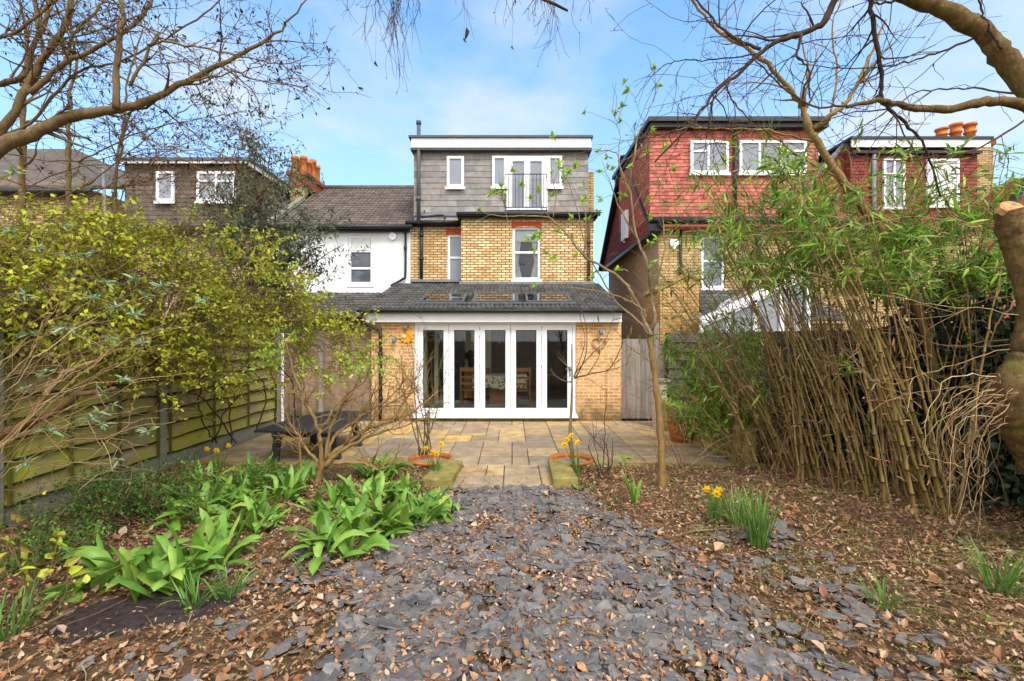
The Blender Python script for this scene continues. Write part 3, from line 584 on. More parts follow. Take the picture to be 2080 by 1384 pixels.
m = MB(); m.box(-.16, -.07, DY - .07, DY - .012, 5.6, 7.18); m.box(.95, 1.04, DY - .07, DY - .012, 5.6, 7.18); m.box(-.07, .95, DY - .07, DY - .012, 7.1, 7.18); m.build('french_door_frame', white, H)
for a, b in ((-.07, .437), (.443, .95)): window(H, a, b, 5.6, 7.1, DY - .012, .085, name='french_door')
J = MB(); jy = DY - .3; x0, x1, z0, z1 = -.2, 1.0, 5.58, 6.56
for zz in (z0 + .03, z1): J.bar((x0, jy, zz), (x1, jy, zz), .02, .025)
for x in np.linspace(x0, x1, 13): J.bar((x, jy, z0), (x, jy, z1 - .01), .014, .014)
for x in (x0, x1):
    for zz in (z0 + .03, z1 - .002): J.bar((x, jy, zz), (x, DY, zz), .02, .025)
J.build('juliet_balcony', iron, H)
m = MB(); m.box(dx0 + .3, dx0 + .33, DY - .06, DY - .03, 5.53, 5.6); m.build('cable_clip', black_pvc, H)

# ornaments and lamps on the garden room wall
def ornament(x, z):
    t = thing('sun_ornament', 'orange sun-shaped ornament on brick wall left of the folding doors', 'ornament', (x, EY - .02, z))
    m = MB(); k = 24; pts = [(x + (.17 if i % 2 else .13) * math.cos(2 * math.pi * i / k), EY - .03, z + (.17 if i % 2 else .13) * math.sin(2 * math.pi * i / k)) for i in range(k)]
    m.prism(pts, (0, .02, 0)); m.build('sun_disc', M_plain('orange_paint', lin(240, 160, 30), .5, .3, .1), t)
    m = MB(); m.ball((x - .05, EY - .05, z), .055, 10, (1, .4, 1)); m.build('moon_face', cream_trim, t)
ornament(-2.36, 1.9)
def lamp(x, z, lab):
    t = thing('wall_lamp', lab, 'lamp', (x, EY, z)); m = MB(); m.tube([(x, EY, z), (x, EY - .03, z)], .045, 12); m.build('back_plate', lead, t)
    m = MB(); m.tube([(x, EY - .02, z), (x, EY - .1, z), (x, EY - .1, z - .02)], .018, 8); m.tube([(x, EY - .1, z - .09), (x, EY - .1, z + .02)], .04, 12); m.build('lamp_shade', lead, t)
lamp(-2.36, 2.12, 'small metal wall lamp above the orange sun ornament'); lamp(1.98, 2.02, 'small metal wall lamp above the twig heart wreath'); lamp(-2.62, 1.84, 'small metal wall lamp left of the orange sun ornament')
m = MB(); tt = np.linspace(0, 2 * math.pi, 40); hx = 1.95 + .011 * 16 * np.sin(tt) ** 3 * .85; hz = 1.72 + .0105 * (13 * np.cos(tt) - 5 * np.cos(2 * tt) - 2 * np.cos(3 * tt) - np.cos(4 * tt))
for k in range(5): m.tube(np.stack([hx + rng.normal(size=40) * .008, EY - .03 + rng.normal(size=40) * .008, hz + rng.normal(size=40) * .008], 1), .006, 5)
tag(m.build('heart_wreath', bark_stem), 'heart shaped twig wreath on brick wall right of the doors', 'wreath')

# dining furniture seen through the doors
t = thing('dining_table', 'oak dining table inside behind the folding doors', 'table', (-.35, 12.6, .085))
m = MB(); m.box(-1.0, .35, 12.1, 13.2, .81, .85); m.build('tabletop', oak, t)
m = MB(); m.box(-.62, -.02, 12.4, 12.9, .085, .81); m.build('pedestal', oak, t)
m = MB(); xs = np.linspace(-1.05, .4, 15); V = []
for k, x in enumerate(xs): V += [(x, 12.08, .49 + .06 * abs(math.sin(k * .45))), (x, 12.07, .856), (x, 13.22, .856)]
m.add(V, [(3 * i + r, 3 * i + 3 + r, 3 * i + 4 + r, 3 * i + 1 + r) for i in range(14) for r in range(2)]); tag(m.build('tablecloth', cloth_m), 'patterned beige cloth over the oak dining table', 'tablecloth')
def chair(x, y, s, lab):
    t = thing('dining_chair', lab, 'chair', (x, y, .085)); w = .43
    for dx in (0, w - .045):
        for dy in (0, .4):
            m = MB(); m.box(x + dx, x + dx + .045, y + dy, y + dy + .045, .085, 1.12 if dy == 0 else .5); m.build('leg', oak, t)
    m = MB(); m.box(x + .002, x + w - .002, y + .047, y + .44, .5, .55); m.build('seat', oak, t)
    m = MB()
    for zz, h in ((1.0, .1), (.82, .06), (.66, .06)): m.box(x + .046, x + w - .046, y + .008, y + .036, zz, zz + h)
    m.build('backrest', oak, t)
chair(.05, 11.55, 1, 'oak dining chair to the right of the patterned tablecloth'); chair(-1.35, 11.75, 1, 'oak dining chair to the left of the patterned tablecloth')
t = thing('sideboard', 'wooden sideboard against the cream wall inside', 'sideboard', (-1.0, 13.2, .085)); m = MB(); m.box(-1.36, -.66, 13.0, 13.45, .15, .95); m.build('body', oak, t); m = MB(); m.box(-1.4, -.64, 12.97, 13.47, .952, .985); m.build('top', oak, t)
t = thing('flower_vase', 'dark vase of dark flowers standing on the sideboard', 'vase', (-1.18, 13.2, .985)); m = MB(); m.lathe([(.05, 0), (.09, .12), (.1, .28), (.07, .3)], (-1.18, 13.2, .986), 14); m.build('vase', iron, t)
m = MB(); q = rdir(60); q[:, 2] = abs(q[:, 2]); leaves(m, np.array([-1.18, 13.2, 1.3]) + q * .1, q, rdir(60), .14, .06); m.build('bouquet', leaf_ivy, t)
t = thing('pendant_lamp', 'pendant lamp hanging over the dining table inside', 'lamp', (-.35, 12.4, 1.75)); m = MB(); m.lathe([(.05, .22), (.12, .18), (.2, .02), (.19, .02), (.11, .17)], (-.35, 12.4, 1.73), 20); m.build('lamp_shade', lead, t)
m = MB(); m.tube([(-.35, 12.4, 1.94), (-.35, 12.4, 2.9)], .008, 6); m.build('cord', iron, t); m = MB(); m.ball((-.35, 12.4, 1.78), .06); m.build('bulb', white, t)

# ------------------------------------------------------------------ white rendered neighbour on the left
Nw = thing('white_house', 'white rendered house with tiled roof between slate dormer house and chimney', 'house', (-5, 13.4, 0)); WY = 13.4
m = MB(); wallgrid(m, -6.95, -2.995, 2.2, 5.1, WY, WY + .28, [(-4.83, -4.1, 3.45, 4.9)]); m.box(-6.95, -6.7, WY + .28, 18, 0, 5.1); m.build('wall', white_paint, Nw)
o = window(Nw, -4.83, -4.1, 3.45, 4.9, WY + .1, .075, hs=(.68, .33), sill=.06, pm=pane_dark)
m = MB(); m.box(-4.75, -4.18, WY + .02, WY + .03, 4.46, 4.82); m.build('roller_blind', curtain_m, Nw)
rs = np.array([0, 3.45, 2.25]); rl = np.linalg.norm(rs); rv = rs / rl; rn = np.cross([1, 0, 0], rv); ro = np.array([-7.0, WY - .25, 5.08])
m = MB(); m.obox(ro - rn * .06, (4.1, 0, 0), rv * rl, rn * .055); m.build('roof_deck', black_pvc, Nw)
m = MB(); pantiles(m, ro, (1, 0, 0), rv, rn, 4.1, rl, .3, .2, .022, .022); r_ = m.build('roof', roof_tile, Nw)
m = MB(); m.tube([(-7.0, WY + 3.2, 7.35), (-2.9, WY + 3.2, 7.35)], .11, 10); m.build('ridge_tile', roof_tile, r_)
m = MB(); m.obox(ro + (0, 3.45, 2.2), (4.1, 0, 0), (0, 3.4, -2.3), (0, 0, .05)); m.build('rear_slope', roof_tile, Nw)
m = MB(); m.tube([(-7.0, WY - .28, 5.08), (-2.9, WY - .28, 5.08)], .065, 10); m.box(-6.95, -3.0, WY - .2, WY - .005, 4.98, 5.08); m.build('gutter', black_pvc, Nw)
pipe('drainpipe', [(-3.12, WY - .2, 5.05), (-3.12, WY - .08, 4.9), (-3.12, WY - .08, 3.75), (-3.2, WY - .08, 3.6), (-3.55, WY - .08, 3.4)], .035, black_pvc, Nw, [(-3.12, WY - .08, 4.5)])
m = MB(); m.tube([(-3.5, WY - .09, 4.86), (-3.5, WY, 4.86)], .11, 16); m.build('alarm_box', white, Nw)
m = MB(); m.obox((-7.06, WY - .3, 5.12), (.16, 0, 0), (0, 3.7, 2.42), (0, -.05, .1)); m.build('roof_verge', concrete, Nw)
# its lean-to with a dark roof
m = MB(); m.box(-6.6, -3.3, 10.9, WY, 0, 2.3); m.build('lean_to_wall', brick_garden, Nw)
o_ = np.array([-6.7, 10.65, 2.35]); v_ = nrm(np.array([0, 2.75, .85])); n_ = np.cross([1, 0, 0], v_)
m = MB(); pantiles(m, o_, (1, 0, 0), v_, n_, 3.32, 2.85, .3, .3, .025, .025); m.build('lean_to_roof', ext_roof_tile, Nw)
m = MB(); m.tube([(-6.75, 10.6, 2.34), (-3.4, 10.6, 2.34)], .06, 8); m.box(-6.7, -3.4, 10.68, 10.89, 2.2, 2.34); m.build('lean_to_gutter', black_pvc, Nw)
# chimney on the party wall
Cn = thing('chimney', 'brick chimney stack with orange pots between the two left roofs', 'chimney', (-7.1, 16.4, 5))
m = MB(); m.box(-7.4, -6.9, 15.2, 16.5, 4.8, 6.95); m.build('stack', brick_nb, Cn)
m = MB(); m.box(-7.44, -6.86, 15.16, 16.54, 6.95, 7.3); m.box(-7.5, -6.8, 15.1, 16.6, 7.3, 7.42); m.build('cap', brick_red, Cn)
for k in range(4):
    for q in (0, 1):
        m = MB(); h = random.uniform(.5, .72); m.lathe([(.12, 0), (.1, h * .8), (.125, h * .82), (.125, h), (.09, h), (.09, h * .5)], (-7.3 + q * .3, 15.3 + k * .34, 7.42), 14); m.build('chimney_pot', terracotta, Cn)

# ------------------------------------------------------------------ far left houses
Fl = thing('dormer_house', 'house with brown shingled flat dormer behind the bare branches', 'house', (-9.5, 13, 0))
m = MB(); m.box(-11.6, -6.98, 13.3, 18, 0, 5.0); m.build('wall', brick_nb, Fl)
m = MB(); m.box(-11.05, -7.55, 13.0, 17.4, 4.9, 6.85); m.build('dormer_core', shingle_tile, Fl)
m = MB(); tiles(m, (-11.05, 12.99, 4.9), (1, 0, 0), (0, 0, 1), (0, -1, 0), 3.5, 1.9, .2, .12, .014); tiles(m, (-7.54, 13.0, 4.9), (0, 1, 0), (0, 0, 1), (1, 0, 0), 4.4, 1.9, .2, .12, .014); m.build('shingle_cladding', shingle_tile, Fl)
m = MB(); m.box(-11.15, -7.4, 12.8, 12.84, 6.79, 6.86); m.box(-7.44, -7.4, 12.84, 17.5, 6.74, 6.86); m.build('fascia', white, Fl)
m = MB(); m.box(-11.2, -7.35, 12.76, 17.6, 6.862, 6.94); m.build('flat_roof', grey_pipe, Fl)
window(Fl, -10.1, -9.6, 5.75, 6.6, 12.97, .07, sill=.03); window(Fl, -8.95, -7.85, 5.75, 6.6, 12.97, .07, vs=(.5,), hs=(.68,), sill=.03)
m = MB(); m.obox((-11.6, 12.9, 4.95), (4.6, 0, 0), (0, 3.6, 2.2), (0, -.06, .1)); m.build('roof', roof_tile, Fl)
pipe('drainpipe', [(-11.45, 12.75, 6.6), (-11.45, 12.9, 3.0)], .04, lead, Fl)
Fb = thing('brick_house', 'pale brick house with grey roof at far left', 'house', (-14, 13, 0))
m = MB(); m.box(-18, -11.7, 12.8, 18, 0, 6.0); m.build('wall', brick_nb, Fb)
m = MB(); m.prism([(-18, 12.7, 6.0), (-11.65, 12.7, 6.0), (-12.2, 15, 7.0), (-14.6, 15, 8.1), (-18, 15, 8.1)], (0, .2, .1)); m.prism([(-18.2, 12.6, 6.0), (-11.6, 12.6, 6.0), (-11.6, 15.5, 6.9), (-18.2, 15.5, 8.2)], (0, 0, .1)); m.build('roof', roof_tile, Fb)
m = MB(); m.box(-18.2, -11.6, 12.5, 12.6, 5.85, 6.0); m.build('gutter', black_pvc, Fb)

# ------------------------------------------------------------------ red tile-hung neighbour on the right
Rh = thing('tile_hung_house', 'house with bright red tile-hung dormer over pale brick, right of the gap', 'house', (6, 12.3, 0)); RY = 12.2
m = MB(); wallgrid(m, 3.95, 9.0, 0, 4.85, RY, RY + .3, [(5.08, 5.72, 3.2, 4.62)]); m.box(8.8, 9.0, RY + .3, 18.5, 0, 4.85); m.build('rear_wall', brick_nb, Rh)
m = MB(); m.box(3.93, 4.3, RY + .02, 18.5, 0, 4.85); m.build('flank_wall', pebbledash, Rh)
window(Rh, 5.08, 5.72, 3.2, 4.62, RY + .12, .075, hs=(.52,), sill=.08, pm=pane_dark)
# gable, tile-hung and flared out at its foot
gy0, gy1, ga = RY - .1, 18.7, 15.4; gz0, gzt = 4.72, 7.95
def gable_clip(u, v):
    y = 18.7 - u; return (v < 3.3 * (y - gy0) / (ga - gy0)) if y < ga else (v < 3.3 * (gy1 - y) / (gy1 - ga))
m = MB(); m.prism([(4.0, gy0, gz0), (4.0, gy1, gz0), (4.0, ga, gzt)], (.3, 0, 0)); m.build('gable_core', dkred_tile, Rh)
gv = nrm(np.array([.2, 0, 3.23])); m = MB(); tiles(m, (3.72, gy1, gz0), (0, -1, 0), gv, nrm(np.cross((0, -1, 0), gv)), gy1 - gy0, 3.3, .17, .11, .016, clip=gable_clip); m.build('gable_tile_hanging', dkred_tile, Rh)
m = MB(); m.bar((3.72, gy0, gz0 - .04), (3.72, gy1, gz0 - .04), .1, .1); m.bar((3.8, gy1 + .06, gz0 - .05), (3.92, ga, gzt + .1), .5, .09); m.bar((3.8, gy0 - .06, gz0 - .05), (3.9, ga, gzt + .1), .3, .09); m.build('bargeboard', black_pvc, Rh)
m = MB(); m.obox((4.0, gy0 - .1, gz0), (5.1, 0, 0), (0, ga - gy0 + .1, gzt - gz0), (0, -.07, .07)); m.obox((4.0, ga, gzt), (5.1, 0, 0), (0, gy1 - ga + .1, gz0 - gzt), (0, .07, .07)); m.build('roof', dkred_tile, Rh)
window(Rh, 3.66, 3.72, 5.0, 5.6, 15, .02, name='gable_window')
m = MB(); m.box(3.64, 3.78, 14.6, 15.2, 5.1, 6.0); m.build('gable_window_frame', white, Rh)
ry = 12.35; rx0, rx1 = 3.74, 8.3
m = MB(); m.box(rx0 + .02, rx1, ry + .02, 16, 5.15, 7.55); m.build('dormer_core', red_tile, Rh)
m = MB(); tiles(m, (rx0, ry, 5.15), (1, 0, 0), (0, 0, 1), (0, -1, 0), rx1 - rx0, 2.42, .165, .098, .018); tiles(m, (rx0, ry + 2.2, 5.15), (0, -1, 0), (0, 0, 1), (-1, 0, 0), 2.2, 2.42, .165, .098, .018); tiles(m, (rx1, ry, 5.15), (0, 1, 0), (0, 0, 1), (1, 0, 0), 2.2, 2.42, .165, .098, .018); m.build('tile_hanging', red_tile, Rh)
m = MB(); m.box(rx0 - .12, rx1 + .14, ry - .3, 16.5, 7.62, 7.74); m.box(rx0 - .05, rx1 + .15, ry - .22, 16.4, 7.5, 7.62); m.build('flat_roof', black_pvc, Rh)
m = MB(); m.box(rx0 - .02, rx1, ry - .12, RY + .2, 4.98, 5.13); m.box(3.9, 9.0, RY - .14, RY - .002, 4.78, 4.97); m.tube([(3.9, RY - .2, 4.96), (9, RY - .2, 4.96)], .065, 8); m.build('gutter', black_pvc, Rh)
m = MB(); m.tube([(6.02, ry - .08, 7.55), (6.02, ry - .08, 5.2)], .05, 8); m.build('soil_pipe', black_pvc, Rh)
pipe('drainpipe', [(6.55, RY - .08, 4.9), (6.55, RY - .08, 3.7), (6.3, RY - .08, 3.2), (6.3, RY - .08, 2.4)], .055, black_pvc, Rh)
pipe('drainpipe', [(4.5, RY - .06, 4.9), (4.5, RY - .06, 2.4)], .035, black_pvc, Rh)
window(Rh, 4.82, 5.85, 6.32, 7.2, ry - .012, .07, vs=(.47,), hs=(.68,), hspans=[(0, .47)], sill=.03)
window(Rh, 6.14, 7.95, 6.32, 7.2, ry - .012, .07, vs=(.3, .62), hs=(.68,), hspans=[(.62, 1)], sill=.03)
m = MB(); m.prism([(4.22, RY - .07, 4.5), (4.45, RY - .07, 4.5), (4.45, RY - .07, 4.36), (4.335, RY - .07, 4.22), (4.22, RY - .07, 4.36)], (0, .066, 0)); ab = m.build('alarm_box', white, Rh); bev(ab, .02)
# brick outshot with a sloping coping, slate roof behind
m = MB(); m.prism([(3.55, 10.9, 0), (4.48, 10.9, 0), (4.48, 10.9, 3.22), (4.2, 10.9, 3.34), (3.55, 10.9, 2.98)], (0, 1.25, 0)); m.build('outshot_wall', M_brick('outshot_brick', lin(206, 166, 110), lin(180, 138, 84), lin(150, 116, 74), stain_amt=.4), Rh)
m = MB(); m.prism([(3.5, 10.86, 2.98), (4.2, 10.86, 3.35), (4.52, 10.86, 3.23), (4.52, 10.86, 3.3), (4.2, 10.86, 3.43), (3.5, 10.86, 3.05)], (0, 1.3, 0)); m.build('coping', terra_pale, Rh)
o_ = np.array([4.52, 10.3, 2.25]); v_ = nrm(np.array([0, 1.9, .9])); n_ = np.cross([1, 0, 0], v_)
m = MB(); pantiles(m, o_, (1, 0, 0), v_, n_, 3.2, 2.05, .3, .25, .02, .022); m.build('outshot_roof', ext_roof_tile, Rh)
m = MB(); m.box(4.5, 7.7, 10.5, 12.1, 0, 2.2); m.build('outshot_base', brick_nb, Rh)
# conservatory
Cv = thing('conservatory', 'white framed conservatory with sloping white roof edge behind the bamboo', 'conservatory', (5, 9.8, 0))
m = MB(); a, b = P(1425, 655, 9.6), P(1640, 555, 9.6); m.bar(a, b, .08, .2); m.bar(a + (0, 0, -.02), b + (0, 0, -.02), .14, .06)
for f in np.linspace(0, 1, 5): p = a + (b - a) * f; m.bar(p, (p[0], p[1], 0), .08, .08)
m.bar((a[0], 9.6, 1.95), (b[0], 9.6, 1.95), .07, .07); m.bar((a[0], 9.6, .5), (b[0], 9.6, .5), .07, .07); m.build('frame', white, Cv)
m = MB(); m.prism([(a[0], 9.62, 0), (b[0], 9.62, 0), (b[0], 9.62, b[2] - .1), (a[0], 9.62, a[2] - .1)], (0, .01, 0)); m.build('pane', pane_m, Cv)
m = MB(); m.obox(a + (0, .03, .06), b - a, (0, 1.0, 0), (0, 0, .03)); m.build('roof', pane_dark, Cv)

# ------------------------------------------------------------------ far right houses
Fr = thing('dark_red_house', 'house with dark red tile-hung dormer and white fascia behind bamboo tops', 'house', (12, 14, 0)); fy = 13.6
m = MB(); m.box(9.4, 14.6, fy + .4, 19, 0, 5.2); m.build('wall', brick_nb, Fr)
fx0, fx1 = 10.1, 13.9
m = MB(); m.box(fx0, fx1, fy + .02, 18, 5.1, 7.6); m.build('dormer_core', dkred_tile, Fr)
m = MB(); tiles(m, (fx0, fy, 5.1), (1, 0, 0), (0, 0, 1), (0, -1, 0), fx1 - fx0, 2.3, .165, .098, .018); m.build('tile_hanging', dkred_tile, Fr)
m = MB(); m.box(fx0 - .1, fx1 + .2, fy - .2, fy - .17, 7.5, 7.72); m.build('fascia', white, Fr)
m = MB(); m.bar((9.1, fy + .1, 6.75), (fx0 - .05, fy + .1, 7.75), .06, .12); m.build('verge', lead, Fr)
m = MB(); m.box(fx0 - .15, fx1 + .25, fy - .24, 18, 7.722, 7.8); m.box(fx0 - .05, fx1, fy - .16, fy - .01, 7.34, 7.42); m.build('flat_roof', black_pvc, Fr)
m = MB(); m.obox((9.2, fy + .3, 5.2), (5.5, 0, 0), (0, 3.2, 2.3), (0, -.07, .07)); m.prism([(9.0, fy + .2, 5.0), (fx0 - .02, fy + .2, 5.0), (fx0 - .02, fy + .2, 7.7), (9.0, fy + .2, 6.6)], (0, .3, 0)); m.build('roof', dkred_tile, Fr)
window(Fr, 11.05, 11.7, 5.7, 7.2, fy - .012, .07, vs=(.5,), hs=(.7,)); window(Fr, 12.35, 13.3, 5.75, 7.2, fy - .012, .07, pm=curtain_m)
pipe('drainpipe', [(10.75, fy - .08, 7.4), (10.75, fy - .08, 4)], .06, lead, Fr)
Cr = thing('chimney', 'chimney stack with terracotta pots behind the white fascia at right', 'chimney', (14.5, 16, 6))
m = MB(); m.box(14.5, 16.5, 15.6, 17, 5, 8.5); m.build('stack', brick_nb, Cr); m = MB(); m.box(14.45, 16.55, 15.55, 17.05, 8.5, 8.72); m.build('cap', brick_red, Cr)
for x in (15.1, 15.6, 16.1):
    m = MB(); h = random.uniform(.5, .7); m.lathe([(.16, 0), (.14, h * .5), (.18, h * .52), (.18, h * .6), (.155, h * .62), (.155, h * .86), (.195, h * .88), (.195, h), (.12, h), (.12, h * .4)], (x, 16, 8.72), 16); m.build('chimney_pot', terracotta, Cr)
Fe = thing('gabled_house', 'dark red gabled house at the right edge of the picture', 'house', (17, 15, 0)); m = MB(); m.box(15.0, 21, 14.4, 20, 0, 5.2); m.build('wall', brick_red, Fe)
m = MB(); m.prism([(14.9, 14.3, 5.2), (21, 14.3, 5.2), (21, 14.3, 8.2), (16.6, 14.3, 7.1)], (0, 5.5, 0)); m.build('gable', dkred_tile, Fe)
m = MB(); m.bar((14.8, 14.2, 5.2), (16.6, 14.2, 7.25), .3, .12); m.bar((16.6, 14.2, 7.2), (21, 14.2, 8.35), .3, .12); m.build('bargeboard', black_pvc, Fe)

# ------------------------------------------------------------------ fences, gate, garden walls
def waney(mb, A, B, z0, z1, n=9, proud=.05, flip=1):
    A, B = np.asarray(A, float), np.asarray(B, float); d = B - A; L = np.linalg.norm(d); d /= L; nn = np.array([d[1], -d[0], 0]) * flip; bh = (z1 - z0) / n
    xs = np.linspace(0, L, 14)
    for k in range(n):
        zb = z0 + k * bh; w = rng.normal(size=14) * .006 + .012 * np.sin(xs * random.uniform(2, 5) + random.uniform(0, 6))
        lo = np.stack([A + d * x + nn * (proud + random.uniform(0, .006)) + np.array([0, 0, zb + ww - .015]) for x, ww in zip(xs, w)]); hi = np.stack([A + d * x + nn * .004 + np.array([0, 0, zb + bh + .01]) for x in xs]); li = lo - nn * .03
        md = lo + (hi - lo) * (.11 + rng.uniform(-.03, .03, (14, 1)))
        mb.add(np.vstack([lo, hi, li, md]), [(42 + i, 42 + i + 1, 14 + i + 1, 14 + i) for i in range(13)]); mb.cm = 1; mb.add(np.vstack([lo, md, li]), [(i, i + 1, 14 + i + 1, 14 + i) for i in range(13)], [(28 + i, 28 + i + 1, i + 1, i) for i in range(13)]); mb.cm = 0  # lower edge faces carry the painted shadow strip of the lap
FLx = -4.8
Fc = thing('panel_fence', 'mossy overlap panel fence with concrete posts along the left boundary', 'fence', (FLx, 6, 0))
posts = [9.25, 6.2, 4.2, 2.3, .5]
for i in range(len(posts) - 1):
    y1, y0 = posts[i] - .06, posts[i + 1] + .06; top = 2.08 + random.uniform(-.02, .02)
    m = MB(); waney(m, (FLx, y0, 0), (FLx, y1, 0), .24, top, 9); m.box(FLx - .012, FLx + .004, y0, y1, .24, top); m.build('fence_panel', [fence_w, lap_shadow], Fc)
    m = MB()
    for f in (.02, .34, .66, .98): yy = y0 + (y1 - y0) * f; m.box(FLx + .05, FLx + .07, yy - .016, yy + .016, .24, top)
    m.box(FLx - .02, FLx + .05, y0, y1, top, top + .03); m.build('batten', batten_m, Fc)
    m = MB(); m.box(FLx - .02, FLx + .03, y0 + .001, y1 - .001, -.1, .235); m.build('gravel_board', concrete, Fc)
for y in posts:
    m = MB(); m.box(FLx - .05, FLx + .06, y - .055, y + .055, -.2, 2.06); o = m.build('concrete_post', concrete, Fc); bev(o, .012)
m = MB(); m.box(-4.78, -3.2, 10.35, 10.55, -.1, 2.0); tag(m.build('garden_wall', brick_garden), 'brown brick garden wall beyond the black table, left of the doors', 'wall')
Tb = thing('trellis_post', 'grey timber post leaning on the brown garden wall', 'post', (-4.3, 10.28, 0)); m = MB(); m.box(-4.35, -4.25, 10.22, 10.32, 0, 1.9); m.build('post', timber_grey, Tb)
m = MB(); m.tube([(-4.72, 9.36, 0), (-4.72, 9.36, 1.95)], .03, 8); tag(m.build('white_pole', white), 'slim white pole at the far end of the left fence', 'pole')
# side gate
Ga = thing('side_gate', 'tall grey boarded side gate right of the orange brick pier', 'gate', (2.85, 10.3, 0))
m = MB(); x = 2.47
while x < 3.2: m.box(x, x + .105, 10.28, 10.3, .04, 1.84 + random.uniform(-.01, .01)); x += .11
m.build('boards', timber_grey, Ga)
m = MB()
for zz in (.3, 1.0, 1.6): m.box(2.47, 3.2, 10.3, 10.34, zz, zz + .1)
m.build('rail', timber_grey, Ga)
m = MB(); m.box(3.2, 3.31, 10.24, 10.36, -.1, 2.2); tag(m.build('gate_post', timber_grey), 'tall grey timber post beside the side gate', 'post')
Fg = thing('board_fence', 'grey close-boarded fence between the side gate and the bamboo', 'fence', (3.9, 10.3, 0))
m = MB(); x = 3.32
while x < 5.9: m.box(x, x + .12, 10.27, 10.29, .1, 1.72); x += .115
m.build('boards', timber_grey, Fg); m = MB(); m.box(3.32, 5.9, 10.25, 10.31, 1.722, 1.78); m.build('capping', timber_grey, Fg)
Fd = thing('boundary_fence', 'dark timber fence behind the bamboo along the right boundary', 'fence', (5.6, 6, 0))
fa = [(3.5, 10.2), (4.35, 8.3), (5.2, 6.4), (5.75, 4.5), (6.0, 2.6), (6.1, .8)]
for i in range(len(fa) - 1):
    a, b = np.array([*fa[i], 0.]), np.array([*fa[i + 1], 0.]); m = MB(); waney(m, b, a, .0, 1.95, 10, flip=-1); m.build('fence_panel', [fence_dark if i else timber_grey, lap_shadow], Fd)
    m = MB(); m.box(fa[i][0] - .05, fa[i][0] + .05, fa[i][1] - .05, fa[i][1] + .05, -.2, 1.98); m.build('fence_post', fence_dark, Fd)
m = MB(); pl = [(3.12, 9.6), (3.3, 8.2), (3.4, 7.2), (3.45, 6.6)]
for i in range(3): a, b = np.array([*pl[i], .22]), np.array([*pl[i + 1], .22]); m.bar(a, b, .2, .62)
tag(m.build('low_wall', moss_stone), 'low mossy yellowish wall at the right edge of the patio', 'wall')
m = MB(); m.box(2.95, 3.2, 9.35, 9.6, -.02, .95); o = m.build('plinth', M_plain('pale_pink_stone', lin(196, 172, 154), .9, .1, .2, 5)); bev(o, .02); tag(o, 'pale pinkish stone plinth behind the terracotta pot', 'plinth')
m = MB(); m.box(2.9, 3.25, 9.3, 9.65, .952, 1.0); tag(m.build('slab_cap', concrete), 'grey slab lying on top of the pale pinkish plinth', 'slab')

# ------------------------------------------------------------------ table and pots
Tt = thing('garden_table', 'low black painted wooden table standing on the patio by the left fence', 'table', (-3.1, 7.4, 0))
m = MB(); pts = [(-3.72, 6.55), (-2.62, 6.42), (-2.53, 6.5), (-2.5, 8.1), (-2.62, 8.3), (-3.4, 8.4), (-3.66, 7.6)]; m.prism([(x, y, .475) for x, y in pts], (0, 0, .035)); o = m.build('tabletop', table_black, Tt); bev(o, .01)
m = MB(); m.box(-3.5, -2.66, 6.62, 6.65, .39, .474); m.box(-2.69, -2.66, 6.65, 8.1, .39, .474); m.box(-3.5, -3.47, 6.65, 8.1, .39, .474); m.build('apron', table_black, Tt)
for x, y, dx in ((-3.45, 6.72, -.05), (-2.72, 6.9, .08), (-3.42, 7.95, -.05), (-2.7, 7.75, .1)):
    m = MB(); m.bar((x, y, .47), (x + dx, y, 0), .09, .09); m.build('leg', table_black, Tt)
def pot(c, r, h, label, mat, soil=.05, ribs=True, name='plant_pot'):
    t = thing(name, label, 'plant pot', c); m = MB()
    m.lathe([(0, 0.005), (r * .68, 0), (r * .86, h * .55), (r * .92, h * .6), (r * .9, h * .64), (r * .95, h * .82), (r * 1.06, h * .84), (r * 1.06, h), (r * .94, h), (r * .9, h * .8)], c, 28); m.build('body', mat, t, True)
    m = MB(); m.lathe([(0, h - soil), (r * .93, h - soil)], c, 20); m.build('soil', ground_m, t); return t
pot((3.02, 8.15, 0), .25, .42, 'ribbed terracotta pot with grassy plant at the right patio edge', terracotta)
pot((.88, 6.72, -.13), .31, .2, 'wide terracotta bowl holding the small bare standard tree', terracotta, .1)
pot((-1.2, 6.72, -.13), .31, .2, 'wide terracotta pot at the foot of the dark twiggy shrub', terracotta, .1)
# ------------------------------------------------------------------ slate chippings, fallen leaves, litter
def slate_w(x, y):                        # 1 on the slate path, falling to 0 in the beds
    ys = [1, 2.4, 3, 3.6, 4, 4.8, 5.65]; l = np.interp(y, ys, [-1.15, -1.0, -1.15, -1.3, -1.1, -.82, -.84]); r = np.interp(y, ys, [2.1, 1.75, 1.5, 1.32, 1.22, .95, .62])
    w = .14 + (5.65 - y) * .1
    return np.clip((x - l) / w, 0, 1) * np.clip((r - x) / (w * 1.2), 0, 1) * (y < 5.62)
def slate_e(x, y): return np.clip(slate_w(x * .86 - .05, y) * .75 + slate_w(x, y) * .4 + .25 * clumpy(x, y, 2.6, 5) * (np.abs(x) < 2.4) * (y < 4.4) - .12, 0, 1)
def scatter(n, x0, x1, y0, y1, dens):
    out = []; tot = 0
    while tot < n:
        x, y = rng.uniform(x0, x1, n), rng.uniform(y0, y1, n); k = rng.uniform(size=n) < dens(x, y); out.append(np.stack([x[k], y[k]], 1)); tot += k.sum()
        if len(out) > 60: break
    return np.vstack(out)[:n]
def clumpy(x, y, s=1.0, o=0.):
    return .5 + .5 * np.sin(3.1 * s * x + 1.3 * np.sin(2.2 * s * y + o) + o) * np.sin(2.7 * s * y + 1.1 * np.sin(2.9 * s * x) + 2 * o)
